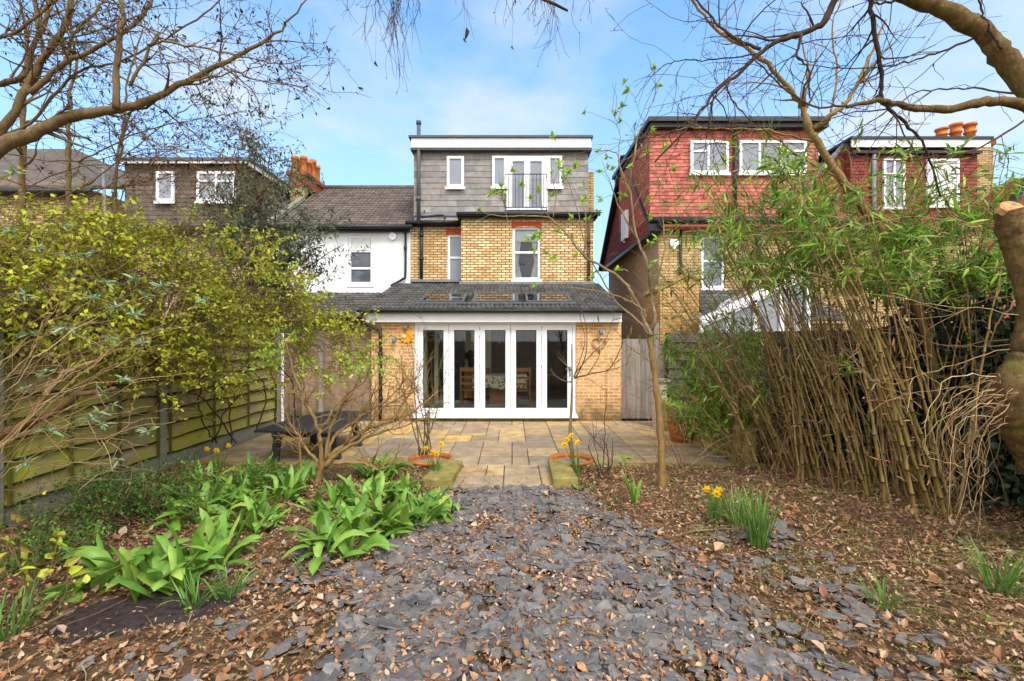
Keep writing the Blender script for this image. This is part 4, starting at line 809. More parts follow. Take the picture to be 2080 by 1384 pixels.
def slates(n, dens, size, box, zoff=0):
    xy = scatter(n, *box, dens); n = len(xy); K = 7
    an = (np.arange(K) / K * 2 * math.pi)[None] + rng.uniform(-.35, .35, (n, K)); r = rng.uniform(.72, 1.12, (n, K)) * (size * np.exp(rng.normal(0, .38, n)))[:, None]
    asp = rng.uniform(.5, .85, n)[:, None]; th = rng.uniform(0, 2 * math.pi, n)[:, None]
    lx, ly = r * np.cos(an), r * np.sin(an) * asp; X = lx * np.cos(th) - ly * np.sin(th); Y = lx * np.sin(th) + ly * np.cos(th)
    tx, ty = rng.normal(0, .16, (2, n, 1)); h = rng.uniform(.005, .013, n)[:, None]; z0 = gz(xy[:, 0], xy[:, 1])[:, None] + rng.uniform(.012, .05, n)[:, None] + zoff
    Z = z0 + X * tx + Y * ty; top = np.stack([xy[:, :1] + X * .93, xy[:, 1:] + Y * .93, Z + h], -1); bot = np.stack([xy[:, :1] + X, xy[:, 1:] + Y, Z], -1)
    V = np.concatenate([top, bot], 1); b = (np.arange(n) * 2 * K)[:, None, None]; i = np.arange(K)
    q = np.stack([K + i, K + (i + 1) % K, (i + 1) % K, i], 1)
    m = MB(); m.add(V, (b[:, :, 0] + i[None]), (b + q[None]).reshape(-1, 4)); return m
m = slates(9000, lambda x, y: np.clip(slate_e(x, y) + .16 * (np.abs(x - .3) < 2.3) * (y < 4.3) * (clumpy(x, y, 1.2, 7) > .4), 0, 1) * (.25 + .75 * (clumpy(x, y, 1.9, 4) > .26)), .047, (-2.6, 2.7, 1.2, 5.64))
stuff(m.build('slate_chippings', slate_chip), 'grey slate chippings covering the middle of the garden path', 'slate')
def flat_leaves(n, dens, L, Wd, box, z=(.0, .045), tilt=.35):
    xy = scatter(n, *box, dens); n = len(xy); a = rng.uniform(0, 2 * math.pi, n); d = np.stack([np.cos(a), np.sin(a), rng.normal(0, tilt, n)], 1); up = np.array([0, 0, 1.]) + rng.normal(size=(n, 3)) * tilt
    p = np.stack([xy[:, 0], xy[:, 1], gz(xy[:, 0], xy[:, 1]) + .012 + rng.uniform(*z, n)], 1); m = MB(); s = np.exp(rng.normal(0, .32, n))
    leaves(m, p, d, up, L * s, Wd * s * rng.uniform(.6, 1.3, n), rng.uniform(-.25, .45, n), rng.uniform(-.5, .7, n)); return m
soil = lambda x, y: (((x + 2.42 - (y - 3.0) * .6) / .5) ** 2 + ((y - 3.02) / .3) ** 2 < 1)
tong = lambda x, y: (np.abs(x + .11) < .8) & (y > 5.52)
lb = lambda x, y: ~soil(x, y) * (1 - .9 * tong(x, y)) * np.clip(1 - slate_w(x, y) * (.7 + .3 * clumpy(x, y, 1.3)), .05, 1) * (y < 6.45) * (.3 + .7 * clumpy(x, y, .9, 1)) * np.where((x < -.2) & (y < 3.6), 1, .55) * (np.abs(x) < 6)
m = flat_leaves(17000, lb, .043, .027, (-5.2, 5.6, 1.3, 6.45), (.0, .05))
q = flat_leaves(5200, lambda x, y: slate_w(x, y) * np.clip((5.4 - y) / 1.2, .25, 1) * (.25 + (clumpy(x, y, 2.3, 3) > .5)), .034, .019, (-1.8, 2.2, 1.3, 5.6), (.03, .06)); m.add(np.vstack(q.V), *q.F); stuff(m.build('fallen_leaves', leaf_dry), 'dry brown fallen leaves strewn over the beds and path', 'leaves')
lb2 = lambda x, y: (1 - .93 * soil(x, y)) * (1 - .93 * tong(x, y)) * np.clip(1 - slate_w(x, y) * (.15 + np.clip((y - 4.3) * .35, 0, .35) + .5 * (clumpy(x, y, 1.9, 4) > .4)), .02, 1) * (y < 6.45)
m = flat_leaves(72000, lb2, .022, .011, (-5.2, 5.8, 1.3, 6.45), (-.005, .055), .55)
xy = scatter(4200, -5, 5.6, 1.5, 6.4, lambda x, y: lb2(x, y) * np.where(x > .8, 1, .4))
for x, y in xy:
    a = random.uniform(0, 6.28); L = random.uniform(.05, .28); p = np.array([x, y, float(gz(x, y)) + random.uniform(.01, .04)]); d = np.array([math.cos(a), math.sin(a), random.uniform(-.05, .12)])
    m.tube([p, p + d * L * .5 + rng.normal(size=3) * .012, p + d * L], [.0022, .002, .0012], 3, False)
stuff(m.build('leaf_litter', litter_m), 'fine brown leaf litter and broken twigs on the beds', 'leaf litter')
wd = lambda x, y: (clumpy(x, y, 1.7, 2) > .56) * np.clip(1 - slate_w(x, y) * .93, .03, 1) * np.where(x > .6, 1, .45) * (y < 6.4)
m = flat_leaves(12000, wd, .018, .01, (-4.6, 5.6, 1.5, 6.4), (0, .035), .7); stuff(m.build('ground_weeds', leaf_weed), 'patches of tiny green weeds and moss on the beds', 'weeds')

m = MB()
for _ in range(330):
    x, y = random.uniform(.9, 5.4), random.uniform(2.0, 6.3)
    if random.random() < .25: x -= 3.0
    if slate_w(x, y) > .5 and random.random() < .8: continue
    a = random.gauss(.5, .9); L = random.uniform(.2, .8); n_ = 6; t_ = np.linspace(0, 1, n_); d = np.array([math.cos(a), math.sin(a)]); q = np.array([x, y])[None] + t_[:, None] * d * L + np.array([-d[1], d[0]])[None] * (np.sin(t_ * 3) * random.uniform(-.06, .06))[:, None]
    m.tube(np.stack([q[:, 0], q[:, 1], gz(q[:, 0], q[:, 1]) + .03 + t_ * random.uniform(0, .07)], 1), np.linspace(random.uniform(.0025, .005), .0015, n_), 4, False)
stuff(m.build('fallen_stems', cane_dry), 'straw-coloured fallen stems lying across the beds', 'stems')

# ------------------------------------------------------------------ strap leaved plants
def strap(mb, base, az, L, Wd, el0, bend, fold=.25, S_=8, twist=0., tipw=3.):
    base = np.asarray(base, float); n = len(base); t = np.linspace(0, 1, S_); az = np.asarray(az)[:, None]; L = np.asarray(L)[:, None]; Wd = np.asarray(Wd)[:, None]; el = np.asarray(el0)[:, None] - np.asarray(bend)[:, None] * t[None] ** 1.4
    azz = az + twist * rng.normal(size=(n, 1)) * t[None]
    d = np.stack([np.cos(el) * np.cos(azz), np.cos(el) * np.sin(azz), np.sin(el)], -1); st = (L / (S_ - 1))[:, :, None]
    C = base[:, None] + np.concatenate([np.zeros((n, 1, 3)), np.cumsum(d[:, :-1] * st, 1)], 1)
    g = gz(C[..., 0], C[..., 1]) + .012; C[..., 2] = np.maximum(C[..., 2], g)
    sd = np.stack([-np.sin(azz), np.cos(azz), np.zeros_like(azz)], -1); roll = rng.normal(0, .35, (n, 1, 1)); nn = np.cross(d, sd); sd = sd * np.cos(roll) + nn * np.sin(roll); nn = np.cross(d, sd)
    w = (Wd * np.minimum(1, .42 + 1.5 * t[None]) * np.sqrt(np.clip(1 - t[None] ** tipw, .0, 1)) + .0008)[:, :, None]
    V = np.stack([C - sd * w / 2 - nn * w * fold, C, C + sd * w / 2 - nn * w * fold], 2)
    b = (np.arange(n) * S_ * 3)[:, None, None]; i = np.arange(S_ - 1)[:, None] * 3
    q = np.concatenate([np.hstack([i, i + 1, i + 4, i + 3]), np.hstack([i + 1, i + 2, i + 5, i + 4])])
    mb.add(V, (b + q[None]).reshape(-1, 4))
def clump(mb, c, n, L, Wd, spread=.08, el=(50, 86), bend=(.6, 1.9), azj=.7, **kw):
    a = rng.uniform(0, 2 * math.pi, n); r = np.sqrt(rng.uniform(0, 1, n)) * spread; bs = np.stack([c[0] + r * np.cos(a), c[1] + r * np.sin(a), np.full(n, c[2])], 1); az = a + rng.normal(0, azj, n)
    strap(mb, bs, az, L * rng.uniform(.6, 1.15, n), Wd * rng.uniform(.65, 1.2, n), np.radians(rng.uniform(*el, n)), rng.uniform(*bend, n), **kw)
def GG(u, v):
    p = G(u, v, -.0); p[2] = gz(p[0], p[1]); return p
BL = 'broad strap-leaved plant '
broad = [(250, 1175, 9, .36, .075, 'leaning over the bare dark soil patch at lower left'), (335, 1190, 10, .36, .08, 'with drooping blades beside the dark soil patch'), (420, 1145, 13, .34, .06, 'behind the fine grass tuft at lower left'),
 (375, 1060, 10, .38, .07, 'with upright blades, nearest the dark low shrub'), (440, 1055, 12, .34, .055, 'in the middle of the left bed'), (520, 1075, 12, .32, .055, 'in the left bed over brown leaves'), (480, 1010, 13, .34, .05, 'behind the middle of the left bed'),
 (560, 1020, 13, .34, .05, 'just left of the bare multi-stemmed shrub'), (420, 985, 9, .28, .045, 'at the back left of the bulb patch'), (540, 975, 12, .32, .045, 'at the back of the bulb patch near the kerb'), (610, 985, 10, .3, .045, 'at the foot of the bare multi-stemmed shrub'),
 (690, 1120, 13, .42, .075, 'with the longest blades, trailing toward the slate path'), (750, 1085, 12, .38, .07, 'right behind the longest trailing blades'), (800, 1070, 12, .36, .07, 'pale in the middle of the path-side patch'), (850, 1055, 11, .32, .06, 'touching the slate chippings'),
 (880, 1035, 10, .28, .055, 'nearest the slate path opening'), (730, 1025, 12, .34, .055, 'behind the path-side patch below the bare shrub'), (800, 1010, 13, .34, .05, 'near the left mossy edging block'), (670, 1045, 11, .32, .055, 'between the two bulb patches'), (770, 970, 14, .36, .05, 'dark green against the patio kerb'),
 (125, 1125, 5, .2, .05, 'small and pale beside the dark low shrub')]
for u, v, n, L, w, lab in broad:
    c = GG(u, v); m = MB(); clump(m, c, int(n * 2.9), L * 1.22, w * 1.3, .2, el=(40, 89), bend=(.5, 2.9), twist=1.1, azj=1.5); tag(m.build('bulb_plant', leaf_strap, smooth=True), BL + lab, 'plant', 'broad-leaved bulbs in the left bed')
m = MB(); c = GG(170, 1222); strap(m, [c, c + (.05, .05, 0)], [math.pi * .95, math.pi * .6], [.3, .25], [.13, .09], [.45, .5], [.6, .7]); tag(m.build('bulb_plant', leaf_strap, smooth=True), 'wide single leaf bent flat over fallen leaves, leftmost of the bulbs', 'plant', 'broad-leaved bulbs in the left bed')
for u, v, n, L, lab in [(400, 1235, 34, .26, 'fine grassy tuft at the front edge of the left bed'), (465, 1215, 40, .26, 'fine grassy tuft leaning right beside the left bed leaves'), (18, 1300, 40, .38, 'grassy clump at the far left edge of the picture'), (1795, 1235, 30, .25, 'small upright grassy tuft in the right foreground litter'),
                        (2030, 1215, 60, .42, 'arching pale grassy clump at the lower right'), (1500, 1075, 60, .46, 'large pale arching grassy clump beside the daffodils'), (620, 1165, 14, .18, 'sparse grassy tuft below the longest trailing leaves'), (760, 1120, 18, .14, 'low grassy tuft at the edge of the slate')]:
    m = MB(); clump(m, GG(u, v), n, L, .011, .07, el=(55, 88), bend=(.2, 1.7), twist=.4, tipw=1.5); tag(m.build('grass_tuft', leaf_grass, smooth=True), lab, 'grass tuft')
m = MB(); clump(m, GG(1540, 1115), 75, .5, .015, .06, el=(72, 89), bend=(.1, .6), tipw=1.6); tag(m.build('grass_tuft', leaf_grass, smooth=True), 'dense dark green upright grassy clump right of the daffodils', 'grass tuft')
m = MB(); c = GG(1290, 1030); clump(m, c, 9, .42, .045, .03, el=(75, 88), bend=(.2, .9)); tag(m.build('iris_plant', leaf_strap, smooth=True), 'tall sword-leaved plant left of the sapling trunk', 'plant')
def daff(u, v, h, heads, nl, lab):
    c = GG(u, v); t = thing('daffodil', lab, 'daffodil', c, 'daffodils'); m = MB(); clump(m, c, nl, h * .95, .013, .06, el=(74, 89), bend=(.1, .8), tipw=1.6); m.build('leaf', leaf_grass, t, True)
    for (du, dv) in heads:
        p = P(u + du, v + dv, c[1] + random.uniform(-.05, .05)); m = MB(); m.tube(smooth([c, (c + p) / 2 + rng.normal(size=3) * .01, p + (0, .01, .01), p]), .004, 5); m.build('stem', leaf_grass, t)
        ax = nrm(np.array([random.uniform(-.6, .6), -1, random.uniform(-.4, .1)])); s1 = nrm(np.cross(ax, [0, 0, 1])); s2 = np.cross(s1, ax); m = MB(); k = 6; a = np.arange(k) * 2 * math.pi / k
        d = np.cos(a)[:, None] * s1 + np.sin(a)[:, None] * s2 + ax * .15; leaves(m, np.repeat(p[None], k, 0), d, ax, .045, .032, .1, .15); f = m.build('flower', daff_m, t)
        m = MB(); m.tube([p, p + ax * .015, p + ax * .032], [.008, .014, .018], 9, False); m.build('trumpet', daff_cup, f)
daff(1450, 1065, .34, [(-15, -72), (10, -70), (6, -62)], 26, 'daffodil clump with two yellow blooms in the right bed')
daff(1172, 965, .38, [(-20, -72), (-12, -80), (0, -66), (-26, -62)], 22, 'daffodil clump with yellow blooms beside the right terracotta bowl')
daff(885, 970, .38, [(12, -68), (-20, -60), (3, -48), (-6, -52)], 26, 'daffodil clump by the left mossy edging block')
daff(445, 960, .36, [(-24, -48), (-5, -45), (20, -55)], 16, 'daffodils in front of the left mossy fence')
m = MB(); c = GG(1190, 990); clump(m, c, 9, .13, .05, .05, el=(10, 50), bend=(.2, .8)); tag(m.build('rosette_plant', leaf_sage, smooth=True), 'low grey-green rosette beside the right edging block', 'plant')
m = MB(); c = GG(1270, 945); clump(m, c + (0, 0, .12), 9, .16, .06, .02, el=(5, 40), bend=(.2, .9)); m.tube([c, c + (0, 0, .14)], .006, 5); tag(m.build('hellebore', leaf_lime, smooth=True), 'single fresh green tuft on a short stem in the right bed', 'plant')

# ------------------------------------------------------------------ shrubs and trees
def blob_leaves(n, c, r, mat_leaf, L, Wd, name, lab, cat, floor=None, holes=.25, stems=None, group=None, up=(0, 0, 1), extra=None):
    t = thing(name, lab, cat, (c[0], c[1], 0), group); ends = []; ms = MB()
    for _ in range(stems or 40):
        q = rdir(1)[0]; q[2] = abs(q[2]) * 1.1 - .1; e = np.array(c) + np.array(r) * q * random.uniform(.6, 1.05); b = np.array([c[0] + random.uniform(-.4, .4) * r[0], c[1] + random.uniform(-.4, .4) * r[1], float(gz(c[0], c[1]))])
        pts = smooth([b, (b + e) / 2 + rng.normal(size=3) * .12 * np.array(r), e], 4); rr = np.linspace(.008, .0025, len(pts)); ms.tube(pts, rr, 4, False); ends.append(pts)
        sprout(ms, pts, rr, 4, .12 * r[0], .35 * r[0], 1, ends=ends, t0=.4, seg=4)
    ms.build('stem', bark_mid, t); ml = MB(); leaf_on(ends, max(1, int(n / len(ends))), ml, L, Wd, .03, up, .35); ml.build('foliage', mat_leaf, t); return t
blob_leaves(5200, (-3.75, 4.55, .18), (.95, .7, .34), leaf_dark, .035, .02, 'low_shrub', 'low dark green shrub in front of the mossy fence at left', 'shrub', stems=90)
blob_leaves(2400, (-3.0, 5.5, .08), (.5, .4, .2), leaf_dark, .03, .018, 'low_shrub', 'smaller low dark green shrub at the foot of the concrete post', 'shrub', stems=50)
blob_leaves(1500, (-3.6, 3.6, .1), (.5, .35, .22), leaf_dark, .03, .018, 'low_shrub', 'low dark green shrub behind the yellow-leaved shoots at left edge', 'shrub', stems=40)
blob_leaves(70, (-3.15, 2.95, .35), (.35, .25, .45), leaf_yg, .08, .045, 'young_shrub', 'thin shoots with large yellow-green leaves at the left edge', 'shrub', stems=9)

# big leafing shrubs hanging over the left fence
def hedge(u0, u1, nst, lab, seed, bx):
    vt = lambda u: np.interp(u, [-80, 0, 100, 250, 400, 520, 545, 575, 620, 700, 750], [425, 428, 438, 458, 475, 520, 455, 500, 585, 610, 650]); vb = lambda u: np.interp(u, [-80, 0, 150, 300, 450, 560, 650, 750], [660, 670, 710, 790, 800, 775, 750, 715]); Df = lambda u: np.interp(u, [-80, 0, 250, 450, 650, 750], [3.9, 4.1, 4.9, 5.9, 6.7, 6.9])
    c0 = P((u0 + u1) / 2, 692, Df((u0 + u1) / 2)); t = thing('leafing_shrub', lab, 'shrub', (bx[0], bx[1], 0)); ms, ml = MB(), MB(); ends = []
    for _ in range(nst):
        u = random.uniform(u0, u1); f = random.random() ** .85; v = vt(u) + (vb(u) - vt(u)) * f; e = P(u, v, Df(u) + random.uniform(-.5, .7)); b = np.array([bx[0] + random.uniform(-.2, .12), bx[1] + random.uniform(-.7, .7), 0]); mid = np.array([min(-4.78, b[0] * .8 + e[0] * .2), b[1] * .5 + e[1] * .5, max(e[2] * .9, 2.35) + random.uniform(0, .35)]) + rng.normal(size=3) * .12
        pts = smooth([b, b * .5 + mid * .5 + (-.1, 0, .2), mid, e + (0, 0, .06), e + rng.normal(size=3) * .15], 5); pts[2:] += rng.normal(size=pts[2:].shape) * .012; rr = np.linspace(random.uniform(.004, .009), .002, len(pts)); ms.tube(pts, rr, 4, False); loc = []; sprout(ms, pts[int(len(pts) * .45):], rr[int(len(pts) * .45):], 4, .15, .6, 1, (0, 0, 0), 1., .1, 1, None, .0018, seg=5); sprout(ms, pts[int(len(pts) * .58):], rr[int(len(pts) * .58):], 8, .12, .4, 2, (0, 0, -.02), 1., .1, 1, loc, sub=2, seg=4); ends += loc
    ms.build('stem', bark_mid, t); ends = [e for e in ends if math.sin(e[-1][0] * 5 + seed) * math.sin(e[-1][2] * 6 + 2 * e[-1][1]) > -.45]
    leaf_on(ends, 5, ml, .052, .03, .014, (0, -.5, 1), .35, .25, .6, .18, 1.1); ml.build('foliage', leaf_yg, t); return t
hedge(-70, 240, 100, 'tall yellow-green leafing shrub overhanging the left fence nearest the camera', 1, (-5.15, 4.3))
hedge(190, 470, 100, 'yellow-green leafing shrub overhanging the middle of the left fence', 2, (-5.15, 5.6))
hedge(430, 740, 75, 'yellow-green leafing shrub above the black table with a tall pale sprig', 3, (-5.15, 7.4))
# arching pale stems with grey-green rosettes
Bd = thing('buddleia', 'arching straw-coloured stems with grey-green leaf rosettes at left', 'shrub', (-3.9, 3.5, 0)); ms, ml = MB(), MB()
bl = [([(-60, 1000), (20, 800), (80, 700), (150, 590), (225, 470)], 3.4, .008), ([(-40, 960), (60, 850), (170, 755), (270, 685), (420, 655)], 3.5, .008), ([(-40, 945), (50, 938), (190, 940), (315, 958)], 3.3, .007), ([(-60, 900), (60, 790), (140, 720), (190, 640)], 3.6, .006), ([(-60, 1010), (40, 900), (150, 800), (300, 690), (350, 660)], 3.3, .007),
      ([(-60, 860), (40, 760), (120, 640), (140, 560)], 3.8, .006), ([(-60, 1000), (60, 930), (160, 890), (300, 905)], 3.2, .005), ([(-40, 1010), (80, 880), (230, 800), (310, 745)], 3.6, .006), ([(-60, 840), (60, 720), (110, 600)], 3.4, .009), ([(0, 960), (120, 830), (200, 700), (215, 590)], 3.9, .005), ([(-60, 700), (60, 610), (160, 560), (240, 590)], 3.7, .006), ([(-60, 480), (40, 500), (130, 520), (200, 545)], 3.6, .006)]
E = []
for pts, D, r in bl:
    r *= .72
    p, rr = limb(ms, [P(u, v, D + k * .08) for k, (u, v) in enumerate(pts)], r, r * .3, 6, 6, .008); E.append(p); sprout(ms, p, rr, 5, .15, .5, 1, (.2, 0, .2), .7, .3, 1, E, seg=5)
for _ in range(60):
    u, v = random.uniform(-120, 90), random.uniform(760, 1010); D = random.uniform(3.0, 4.4); a = random.uniform(.05, 1.3); L = random.uniform(120, 420); q = [(u + L * f * math.cos(a * (1 - .35 * f)), v - L * f * math.sin(a * (1 - .35 * f))) for f in (0, .35, .7, 1)]
    p, rr = limb(ms, [P(x, y, D + random.uniform(-.1, .1)) for x, y in q], random.uniform(.002, .0048), .0014, 4, 5, .012); E.append(p); sprout(ms, p, rr, 3, .08, .35, 1, (.1, 0, .1), .8, .3, 1, None, .0013, seg=4)
limb(ms, [P(-80, 930, 3.9), P(60, 860, 3.9), P(150, 810, 3.9), P(235, 790, 4.0)], .05, .02, 6, 8, .012); limb(ms, [P(-80, 980, 3.8), P(40, 870, 3.8), P(130, 760, 3.9), P(220, 720, 4.1)], .035, .012, 6, 8, .012)
ms.build('stem', bark_stem, Bd)
ros = [P(*q, 3.5) for q in ((50, 600), (190, 512), (215, 575), (95, 757), (135, 665), (48, 792), (250, 770), (325, 582), (185, 850), (208, 862), (20, 470), (30, 350), (75, 505), (150, 520), (270, 640), (60, 680), (410, 610))] + [e[-1] for e in E if random.random() < .12]
for c in ros:
    k = 12; q = rdir(k); q[:, 2] = q[:, 2] * .5 + .25; leaves(ml, np.repeat(c[None], k, 0), q, rdir(k) + (0, 0, 1), rng.uniform(.035, .1, k), rng.uniform(.014, .026, k), .2, .35)
ml.build('foliage', leaf_sage, Bd)
# dark climber scrambling along the left fence
Ck = thing('bare_climber', 'dark bare climber arching along the left fence behind the pale stems', 'climber', (-4.6, 6.9, 0)); m = MB(); E = []
for q in ([(470, 900), (460, 800), (400, 760), (320, 765), (250, 800)], [(520, 880), (540, 790), (480, 735), (380, 730), (300, 745)], [(480, 900), (430, 830), (390, 800), (330, 810), (290, 850)], [(560, 860), (555, 770), (500, 700), (420, 690), (330, 700)], [(440, 900), (410, 850), (405, 790), (440, 750)], [(430, 900), (470, 820), (520, 790), (560, 790)], [(600, 850), (590, 770), (545, 735), (470, 720)]):
    D = 7.0; p, rr = limb(m, [P(u, v, min(D, 4.62 * F / max(1040 - u, 1)) - .05 * k) for k, (u, v) in enumerate(q)], .012, .004, 6, 6, .01); sprout(m, p, rr, 12, .15, .5, 2, (0, 0, .05), .8, .15, 1, E, .002, .03, sub=2)
m.build('branch', bark_dark, Ck); ml = MB(); leaf_on(E, .5, ml, .05, .03, .012); ml.build('foliage', leaf_yg, Ck)
# bare multi-stemmed shrub in front of the table
Ms = thing('multi_stem_shrub', 'bare multi-stemmed shrub with fresh green tips rising from the bulb leaves', 'shrub', (-2.35, 5.6, 0)); ms, ml, E = MB(), MB(), []
D0 = 5.6; sh = [([(640, 1000), (648, 965), (654, 944), (651, 903), (648, 875), (628, 831), (610, 788), (596, 756), (587, 716), (576, 690)], .042, .006), ([(648, 875), (668, 851), (680, 825), (709, 799), (743, 770), (765, 735)], .022, .006), ([(654, 944), (625, 915), (605, 883), (585, 849), (573, 802)], .024, .006),
 ([(645, 980), (662, 935), (700, 906), (746, 872), (801, 854), (845, 831), (890, 795)], .045, .007), ([(662, 941), (729, 940), (766, 953), (795, 947)], .024, .012), ([(645, 985), (662, 927), (677, 889), (700, 869), (726, 851), (758, 802), (787, 773)], .034, .006), ([(660, 950), (690, 918), (729, 896), (778, 877), (816, 868), (870, 845)], .034, .006), ([(640, 985), (612, 950), (610, 900), (606, 880)], .016, .008),
 ([(662, 935), (668, 880), (690, 830), (720, 790), (735, 740)], .024, .005), ([(700, 906), (730, 850), (760, 830), (800, 800), (830, 760)], .018, .005), ([(746, 872), (775, 830), (815, 805), (850, 760)], .015, .004), ([(628, 831), (600, 800), (560, 770), (550, 740)], .012, .004), ([(801, 854), (830, 800), (860, 740)], .012, .004)]
for k, (pts, r0, r1) in enumerate(sh):
    dz = random.uniform(-.35, .35); p, rr = limb(ms, [P(u, v, D0 + dz * i / len(pts)) for i, (u, v) in enumerate(pts)], r0, r1, 5, 8, .006); sprout(ms, p, rr, 14, .15, .5, 2, (0, 0, .35), .75, .35, 1, E, .0022, sub=2, seg=5)
ms.build('branch', bark_gold, Ms)
lf = [e for e in E if e[-1][2] > 1.36 and e[-1][0] < -1.45]; leaf_on(lf, 4, ml, .055, .028, .012, (0, -.3, 1), .5); ml.build('foliage', leaf_lime, Ms)
def twiggy(name, lab, base, tops, r, mat, n=10, lv=2, lm=(.12, .4), cat='shrub'):
    t = thing(name, lab, cat, base); m = MB(); E = []
    for q in tops:
        b = np.array(base) + rng.normal(size=3) * (.05, .05, 0); p, rr = limb(m, [b, b * .5 + q * .5 + rng.normal(size=3) * .06, q], r, r * .3, 6, 6, .006); sprout(m, p, rr, n, *lm, lv, (0, 0, .4), .6, .3, 1, E, .002, sub=2, seg=5)
    m.build('branch', mat, t); return t, E
twiggy('twiggy_shrub', 'dark bare twiggy shrub in the wide pot left of the doors', (-1.25, 6.75, .1), [P(u, v, 6.75 + random.uniform(-.2, .2)) for u, v in ((835, 690), (862, 655), (900, 720), (800, 760), (868, 760), (890, 800), (840, 770), (815, 720), (905, 770))], .012, bark_mid, 9)
twiggy('twiggy_shrub', 'dark bare pruned shrub right of the terracotta bowl', tuple(GG(1222, 975)), [P(u, v, 5.9) for u, v in ((1205, 880), (1245, 895), (1228, 900), (1232, 790), (1195, 905))], .011, bark_dark, 3, 1)
twiggy('twiggy_shrub', 'thin wispy bare shrub behind the sapling trunk', tuple(GG(1385, 960)), [P(u, v, 6.2) for u, v in ((1330, 880), (1395, 800), (1450, 900), (1500, 885), (1550, 870), (1350, 830), (1430, 760), (1310, 860))], .007, bark_stem, 6, 1)
# small standard tree in the terracotta bowl
St = thing('standard_tree', 'small bare standard tree growing from the right terracotta bowl', 'tree', (.93, 6.75, 0)); m = MB(); Pq = lambda L: [P(u, v, 6.75) for u, v in L]; E = []
p, rr = limb(m, [np.array([.9, 6.75, .05])] + Pq([(1158, 880), (1161, 820), (1162, 769), (1161, 699)]), .032, .008, 5, 8); m.build('trunk', bark_pale, St)
m = MB()
for L, r in (([(1162, 777), (1144, 773), (1127, 763), (1117, 750)], .014), ([(1163, 755), (1149, 741), (1135, 726)], .012), ([(1166, 769), (1177, 755), (1191, 716), (1191, 658), (1172, 610)], .013), ([(1164, 765), (1180, 730), (1188, 690), (1175, 640)], .01), ([(1169, 769), (1205, 758), (1236, 750), (1258, 716), (1261, 691), (1247, 669)], .013), ([(1194, 761), (1214, 727), (1216, 708)], .008), ([(1210, 757), (1240, 752), (1275, 740)], .007), ([(1168, 760), (1200, 720), (1230, 690), (1250, 640)], .01)):
    p, rr = limb(m, [q + (0, random.uniform(-.1, .1), 0) for q in Pq(L)], r, .004, 5, 6); sprout(m, p, rr, 3, .1, .3, 1, (0, 0, .4), .6, .3, 1, E, .0022)
m.build('branch', bark_mid, St)
# sapling with leaf tufts in the right bed
Sp = thing('sapling', 'slender sapling with fresh leaf tufts in the right bed before the gate', 'tree', (1.78, 5.4, 0)); Pq = lambda L, D=5.4: [P(u, v, D) for u, v in L]; E = []
m = MB(); limb(m, [np.array([1.79, 5.4, -.05])] + Pq([(1344, 960), (1342, 880), (1334, 800), (1325, 720), (1318, 680)]), .047, .034, 6, 10, .004); m.build('trunk', bark_gold, Sp); m = MB()
for L, r, r1 in (([(1318, 682), (1309, 646), (1287, 602), (1262, 566), (1184, 517), (1154, 481), (1123, 445), (1093, 441), (1032, 446), (987, 438), (972, 420)], .026, .003), ([(1309, 646), (1300, 627), (1245, 599), (1169, 584), (1090, 580)], .013, .003), ([(1318, 682), (1325, 653), (1327, 602), (1309, 541), (1287, 480), (1276, 400), (1261, 366), (1247, 319), (1216, 312)], .026, .004), ([(1318, 682), (1287, 649), (1254, 610), (1200, 520), (1170, 420), (1150, 360)], .017, .003),
                 ([(1276, 399), (1285, 330), (1300, 270), (1320, 220), (1335, 180)], .014, .003), ([(1287, 480), (1255, 420), (1240, 370), (1225, 320)], .012, .003), ([(1327, 602), (1345, 520), (1350, 430), (1330, 330)], .014, .003), ([(1276, 400), (1260, 320), (1262, 260), (1240, 215)], .009, .002), ([(1123, 445), (1128, 400), (1120, 350)], .007, .003), ([(1184, 517), (1190, 440), (1178, 395)], .007, .003), ([(1154, 481), (1118, 470), (1085, 510)], .006, .002), ([(1032, 446), (1025, 420), (1020, 400)], .005, .002)):
    p, rr = limb(m, [q + (0, random.uniform(-.12, .12), 0) for q in Pq(L)], r, r1, 5, 7, .005); E.append(p[-4:]); sprout(m, p, rr, 7, .12, .5, 1, (0, 0, .35), .7, .3, 1, E, .002, seg=5)
m.build('branch', bark_pale, Sp); ml = MB()
for e in E:
    if random.random() < .75: k = 6; k = 8; q = rdir(k) + nrm(e[-1] - e[-2]) * .8; leaves(ml, np.repeat(e[-1][None], k, 0), q, rdir(k) + (0, 0, 1), rng.uniform(.04, .095, k), rng.uniform(.02, .042, k), .2, .3)
ml.build('foliage', leaf_lime, Sp)

